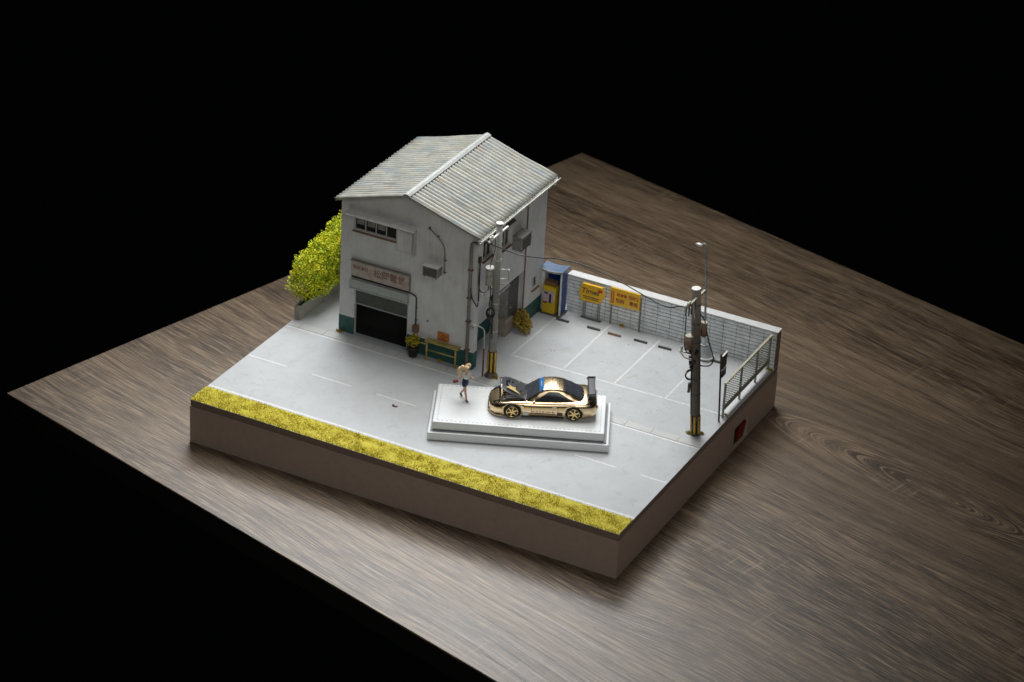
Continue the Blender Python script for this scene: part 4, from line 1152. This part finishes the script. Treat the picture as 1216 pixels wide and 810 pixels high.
sp.build('front_splitter', M['gold'], o, local=True)
for s in (-1, 1):
    MB().prism([(2.05, s * 1.26, .08), (4.66, s * 1.26, .08), (4.66, s * 1.385, .08), (2.05, s * 1.375, .08)], (0, 0, .065)).build('side_skirt', M['carbon'], o, local=True)
    MB().box((4.42, s * 1.375, .42), (.34, .05, .22), Matrix.Rotation(s * R(0), 3, 'Z'), .02).build('side_scoop', M['decal'], o, local=True)
    mm = MB().ball((2.78, s * 1.30, 1.16), .13, 2, (.8, 1.1, .65)); mm.tube([(2.82, s * 1.05, 1.06), (2.78, s * 1.25, 1.14)], .03, 6); mm.build('wing_mirror', M['gold'], o, local=True)
    MB().box((4.05, s * 1.355, .86), (.26, .03, .06), None, .012).build('door_handle', M['pale'], o, local=True)
    mb = MB()
    for x in (2.62, 4.28): mb.bb(x, x + .018, min(s * 1.335, s * 1.368), max(s * 1.335, s * 1.368), .24, .95)
    mb.each('door_gap', M['black'], o, local=True)
    rr = random.Random(8); mb = MB(); x = 2.62
    while x < 4.1:
        wl = rr.uniform(.025, .06)
        y = s * (lin(body_tab, x)[0] + .008)
        mb.box((x + wl / 2, y, .52), (wl, .012, rr.uniform(.05, .085)), None); x += wl + rr.choice((.02, .03, .03, .08))
    mb.box((3.35, s * (lin(body_tab, 3.3)[0] + .004), .38), (1.6, .012, .05))
    mb.build('side_decal', M['decal'], o, local=True)
    MB().box((2.30, s * 1.352, .33), (.34, .02, .20), Matrix.Rotation(s * R(-1), 3, 'Z')).build('side_decal', M['whitetext'], o, local=True)
    mb = MB()
    for k in (0, 1, 2, 4, 5, 6, 7): mb.box((4.72 + k * .075, s * 1.275, 1.215), (.045, .06, .010), Matrix.Rotation(s * R(-28), 3, 'X'))
    mb.build('shoulder_decal', M['darkred'], o, local=True)
for s in (-1, 1): MB().box((6.66, s * .80, .84), (.07, .42, .20), Matrix.Rotation(s * R(-22), 3, 'Z'), .03).build('tail_light', M['taillight'], o, local=True)
MB().box((6.60, 0, .26), (.16, 1.8, .18), None, .04).build('rear_diffuser', M['carbon'], o, local=True)
# rear wing
wg = MB(); rows = []
for i in range(13):
    s = i / 6 - 1; y = s * 1.08
    z = 1.73 - .02 * s * s
    prf = [(-.24, .02), (-.16, .055), (0, .05), (.16, .075), (.22, .11), (.14, .05), (0, .01), (-.16, -.005)]
    rows.append([(6.34 + a, y, z + b) for a, b in prf])
V = wg.grid(rows, True, True); wg.bm.faces.new(V[0]); wg.bm.faces.new(V[-1][::-1])
wg = wg.build('rear_wing', M['wing'], o, local=True)
for s in (-1, 1):
    MB().prism([(6.04, s * 1.085, 1.66), (6.60, s * 1.085, 1.63), (6.60, s * 1.085, 1.86), (6.10, s * 1.085, 1.82)], (0, s * .03, 0)).build('end_plate', M['carbon'], wg, local=True)
    MB().prism([(6.12, s * .80 - .02, 1.20), (6.46, s * .80 - .02, 1.19), (6.44, s * .80 - .02, 1.72), (6.22, s * .80 - .02, 1.72)], (0, .04, 0)).build('wing_strut', M['black'], wg, local=True)
# wheels
def wheel(x, s):
    c = Vector((x, s * 1.25, .465)); n = Vector((0, s, 0))
    t = MB(); prof = [(.34, -.17), (.44, -.17), (.465, -.13), (.465, .11), (.445, .15), (.37, .16)]
    rows = []
    for i in range(33):
        a = 2 * PI * i / 32
        rows.append([c + Vector((math.cos(a) * r, s * h, math.sin(a) * r)) for r, h in prof])
    t.grid(rows); bmesh.ops.remove_doubles(t.bm, verts=t.bm.verts, dist=1e-6)
    w = t.build('wheel', M['tyre'], o, local=True)
    rm = MB(); rows = []
    for i in range(33):
        a = 2 * PI * i / 32
        rows.append([c + Vector((math.cos(a) * r, s * h, math.sin(a) * r)) for r, h in [(.36, .15), (.385, .172), (.345, .178), (.315, .10), (.31, -.10)]])
    rm.grid(rows); bmesh.ops.remove_doubles(rm.bm, verts=rm.bm.verts, dist=1e-6)
    for k in range(6):
        a = 2 * PI * k / 6 + .3; d = Vector((math.cos(a), 0, math.sin(a))); pz = Vector((-math.sin(a), 0, math.cos(a)))
        q0 = c + n * .13; q1 = c + d * .335 + n * .10
        rm.prism([q0 + pz * .055, q0 - pz * .055, q1 - pz * .04, q1 + pz * .04], n * .045)
    rm.cyl(c + n * .08, c + n * .19, .075, .06, 12)
    r_ = rm.build('rim', M['golddk'], w, local=True)
    MB().cyl(c + n * .02, c + n * .05, .27, seg=24).build('brake_disc', M['dkgrey'], r_, local=True)
for x in (1.45, 5.28):
    for s in (-1, 1): wheel(x, s)

# ------------------------------------------------------------------ figure
fp = ST_M @ Vector((2.05, 3.32, 0))
o = PER = thing('person', (fp.x, fp.y, TOP), 'blonde walking person in white top and navy shorts carrying a red bag', 'person', None, R(-20))
# local axes: +X walking direction, +Y left hand side (away from the camera), H total height
H = 2.42 / 1.0
def skinned(name, verts, edges, rad, mat, parent, root=0, sub=2):
    me = bpy.data.meshes.new(name); me.from_pydata(verts, edges, [])
    ob = bpy.data.objects.new(name, me); COL.objects.link(ob)
    md = ob.modifiers.new('skin', 'SKIN'); md.use_smooth_shade = True
    for i, v in enumerate(me.skin_vertices[0].data):
        r = rad[i]; v.radius = r if isinstance(r, tuple) else (r, r); v.use_root = (i == root)
    s2 = ob.modifiers.new('sub', 'SUBSURF'); s2.levels = sub; s2.render_levels = sub
    bpy.context.view_layer.update()
    nm = bpy.data.meshes.new_from_object(ob.evaluated_get(bpy.context.evaluated_depsgraph_get()))
    bpy.data.objects.remove(ob); nm.materials.clear(); nm.materials.append(mat); nm.name = name
    n = bpy.data.objects.new(name, nm); n.parent = parent; COL.objects.link(n); return n
V = []; E = []; Rr = []
def ch(parent, pts):
    last = parent; ids = []
    for p, r in pts:
        V.append(p); Rr.append(r); i = len(V) - 1
        if last is not None: E.append((last, i))
        last = i; ids.append(i)
    return ids
pel = ch(None, [((0, 0, 1.24), (.15, .19))])[0]
tor = ch(pel, [((.02, 0, 1.42), (.12, .16)), ((.04, 0, 1.66), (.13, .18)), ((.05, 0, 1.86), (.12, .19)), ((.06, 0, 1.98), .065), ((.08, 0, 2.06), .075), ((.11, 0, 2.16), (.125, .115)), ((.12, 0, 2.28), (.13, .12)), ((.11, 0, 2.36), (.07, .07))])
# legs: near (-Y) leg forward, far leg trailing
LF = ch(pel, [((.02, -.12, 1.14), .125), ((.17, -.12, .70), .092), ((.17, -.12, .64), .086), ((.23, -.11, .38), .072), ((.30, -.11, .12), .05), ((.32, -.11, .06), .05), ((.45, -.12, .045), .042)])
LT = ch(pel, [((-.03, .12, 1.14), .125), ((-.12, .11, .70), .092), ((-.15, .11, .65), .086), ((-.33, .11, .40), .072), ((-.50, .11, .18), .05), ((-.50, .11, .12), .05), ((-.38, .11, .055), .042)])
# arms: far arm forward and bent, near arm trailing
AN = ch(tor[2], [((.04, -.22, 1.84), .065), ((-.12, -.30, 1.60), .055), ((-.17, -.31, 1.54), .052), ((-.32, -.30, 1.38), .042), ((-.38, -.30, 1.32), (.035, .045))])
AF = ch(tor[2], [((.06, .22, 1.84), .065), ((.14, .31, 1.60), .055), ((.18, .31, 1.55), .052), ((.36, .27, 1.60), .042), ((.44, .25, 1.64), (.035, .045))])
for base, hand, d in ((AN[-1], Vector((-.38, -.30, 1.32)), Vector((-.6, 0, -.75))), (AF[-1], Vector((.44, .25, 1.64)), Vector((.8, -.1, .3)))):
    d = d.normalized(); side = Vector((0, 1, 0)); upv = d.cross(side)
    for k, (off, ln) in enumerate(((-.030, .085), (-.010, .10), (.010, .095), (.030, .075))):
        p = hand + d * .035 + side * off
        ch(base, [(tuple(p), .014), (tuple(p + d * ln * .55 + upv * .012), .012), (tuple(p + d * ln * .85 + upv * .035), .010)])
    ch(base, [(tuple(hand + side * .035 + upv * .01), .015), (tuple(hand + side * .06 + d * .05 + upv * .03), .012)])
pb = skinned('body', V, E, Rr, M['skin'], PER)
# face details
mb = MB(); mb.ball((.245, 0, 2.20), .022, 1, (1, .8, 1.1)); mb.build('nose', M['skin'], PER, local=True)
for s in (-1, 1):
    MB().ball((.222, s * .05, 2.235), .017, 1, (.6, 1, .8)).build('eye', M['shoe'], PER, local=True)
    MB().ball((.11, s * .125, 2.21), .03, 1, (.7, .4, 1.1)).build('ear', M['skin'], PER, local=True)
MB().ball((.225, 0, 2.135), .02, 1, (.5, 1.5, .45)).build('mouth', M['bag'], PER, local=True)
# hair: cap plus two puffs and a long tail swept back
hm = MB(); hm.ball((.075, 0, 2.285), .155, 3, (1.0, .98, .92))
hm.ball((-.02, -.25, 2.36), .165, 2, (1, .9, 1)); hm.ball((.02, .23, 2.36), .15, 2, (1, .9, 1))
hm.tube([(-.04, -.24, 2.34), (-.14, -.30, 2.24), (-.22, -.33, 2.08), (-.24, -.32, 1.86), (-.18, -.28, 1.62)], [.10, .16, .17, .13, .05], 10, sub=5)
hm.tube([(-.04, .20, 2.34), (-.16, .25, 2.26), (-.24, .27, 2.08), (-.26, .27, 1.88), (-.22, .25, 1.68)], [.09, .13, .14, .11, .05], 10, sub=5)
hm.tube([(.19, -.09, 2.37), (.215, -.02, 2.33), (.20, .09, 2.36)], [.035, .05, .035], 8, sub=3)
hm.build('hair', M['hair'], PER, local=True)
V = []; E = []; Rr = []
a = ch(None, [((.015, 0, 1.40), (.15, .19))])[0]
t = ch(a, [((.04, 0, 1.66), (.155, .205)), ((.05, 0, 1.84), (.145, .215)), ((.058, 0, 1.93), (.08, .10))])
ch(t[1], [((.04, -.23, 1.83), .085), ((-.04, -.27, 1.72), .075)]); ch(t[1], [((.06, .23, 1.83), .085), ((.10, .28, 1.72), .075)])
skinned('white_top', V, E, Rr, M['shirt'], PER)
V = []; E = []; Rr = []
a = ch(None, [((.0, 0, 1.26), (.19, .225))])[0]
ch(a, [((.012, 0, 1.42), (.175, .215)), ((.02, 0, 1.56), (.172, .208))]); ch(a, [((.03, -.12, 1.10), .165), ((.085, -.12, .94), .16)]); ch(a, [((-.03, .12, 1.10), .165), ((-.065, .12, .94), .16)])
skinned('shorts', V, E, Rr, M['navy'], PER)
for (x, y, z, rx) in ((.36, -.115, .055, 0), (-.44, .11, .085, -.35)):
    mb = MB(); mb.ball((0, 0, 0), .07, 2, (1.9, .82, .72)); mb.cyl((-.07, 0, .0), (-.085, 0, .10), .062, .055, 12)
    bmesh.ops.rotate(mb.bm, cent=(0, 0, 0), matrix=Matrix.Rotation(-rx, 3, 'Y'), verts=mb.bm.verts); bmesh.ops.translate(mb.bm, vec=(x, y, z), verts=mb.bm.verts)
    mb.build('shoe', M['shoe'], PER, local=True)
pw = W(PER)
o = thing('hand_bag', pw @ Vector((-.55, -.30, 1.0)), 'dull red bag hanging from the trailing hand', 'bag')
bm_ = MB(); bm_.box((0, 0, 0), (.46, .13, .20), Matrix.Rotation(R(-32), 3, 'Y'), .04); bmesh.ops.translate(bm_.bm, vec=(-.56, -.31, 1.14), verts=bm_.bm.verts); bmesh.ops.transform(bm_.bm, matrix=pw, verts=bm_.bm.verts)
bm_.build('bag_body', M['bag'], o)
hd = MB().tube([pw @ Vector(p) for p in ((-.50, -.31, 1.24), (-.44, -.30, 1.28), (-.39, -.30, 1.25), (-.42, -.31, 1.18))], .018, 6, sub=4); hd.build('handle', M['shoe'], o)

# ------------------------------------------------------------------ light
world = bpy.data.worlds.new('World'); scene.world = world; world.use_nodes = True
bg = world.node_tree.nodes['Background']; bg.inputs[0].default_value = (.8, .9, 1, 1); bg.inputs[1].default_value = .0006
def area(name, loc, target, size, power, col, sy=None, spread=180):
    l = bpy.data.lights.new(name, 'AREA'); l.energy = power; l.color = col; l.size = size; l.spread = R(spread)
    if sy: l.shape = 'RECTANGLE'; l.size_y = sy
    ob = bpy.data.objects.new(name, l); COL.objects.link(ob); ob.location = loc
    ob.rotation_euler = (Vector(target) - Vector(loc)).to_track_quat('-Z', 'Y').to_euler(); return ob
area('softbox_lamp', (5, 28, 52), (11.5, 15.5, 0), 37, 9000, (1, .985, .965), 38, 80)
area('back_lamp', (-9, 43, 50), (14, -8, -3), 42, 4000, (.95, .98, 1), 18, 50)
area('fill_lamp', (75, -70, 70), (16, 12, 0), 70, 3300, (1, .985, .96), 70, 50)

# ------------------------------------------------------------------ camera
cam = bpy.data.cameras.new('camera'); co = bpy.data.objects.new('camera', cam); COL.objects.link(co); scene.camera = co
r = Vector((0.8871385554445169, 0.4587849658983155, 0.05001538272868971)); u = Vector((-0.25957753288960617, 0.40643488614720286, 0.8760309285301837)); f = Vector((-0.3815818232866462, 0.7901436821162285, -0.4796543273536131))
m = Matrix((r, u, -f)).transposed().to_4x4(); m.translation = Vector((87.51580288419409, -135.1502580624899, 92.82755746962843)); co.matrix_world = m
cam.sensor_width = 36; cam.lens = 36 * 3484.98 / 1216; cam.clip_start = 1; cam.clip_end = 2000
cam.dof.use_dof = True; cam.dof.focus_distance = (Vector((20, 8, 1)) - m.translation).dot(f)
cam.dof.aperture_fstop = .103 / .6
scene.view_settings.view_transform = 'Standard'; scene.view_settings.look = 'None'; scene.view_settings.exposure = 0; scene.view_settings.gamma = 1
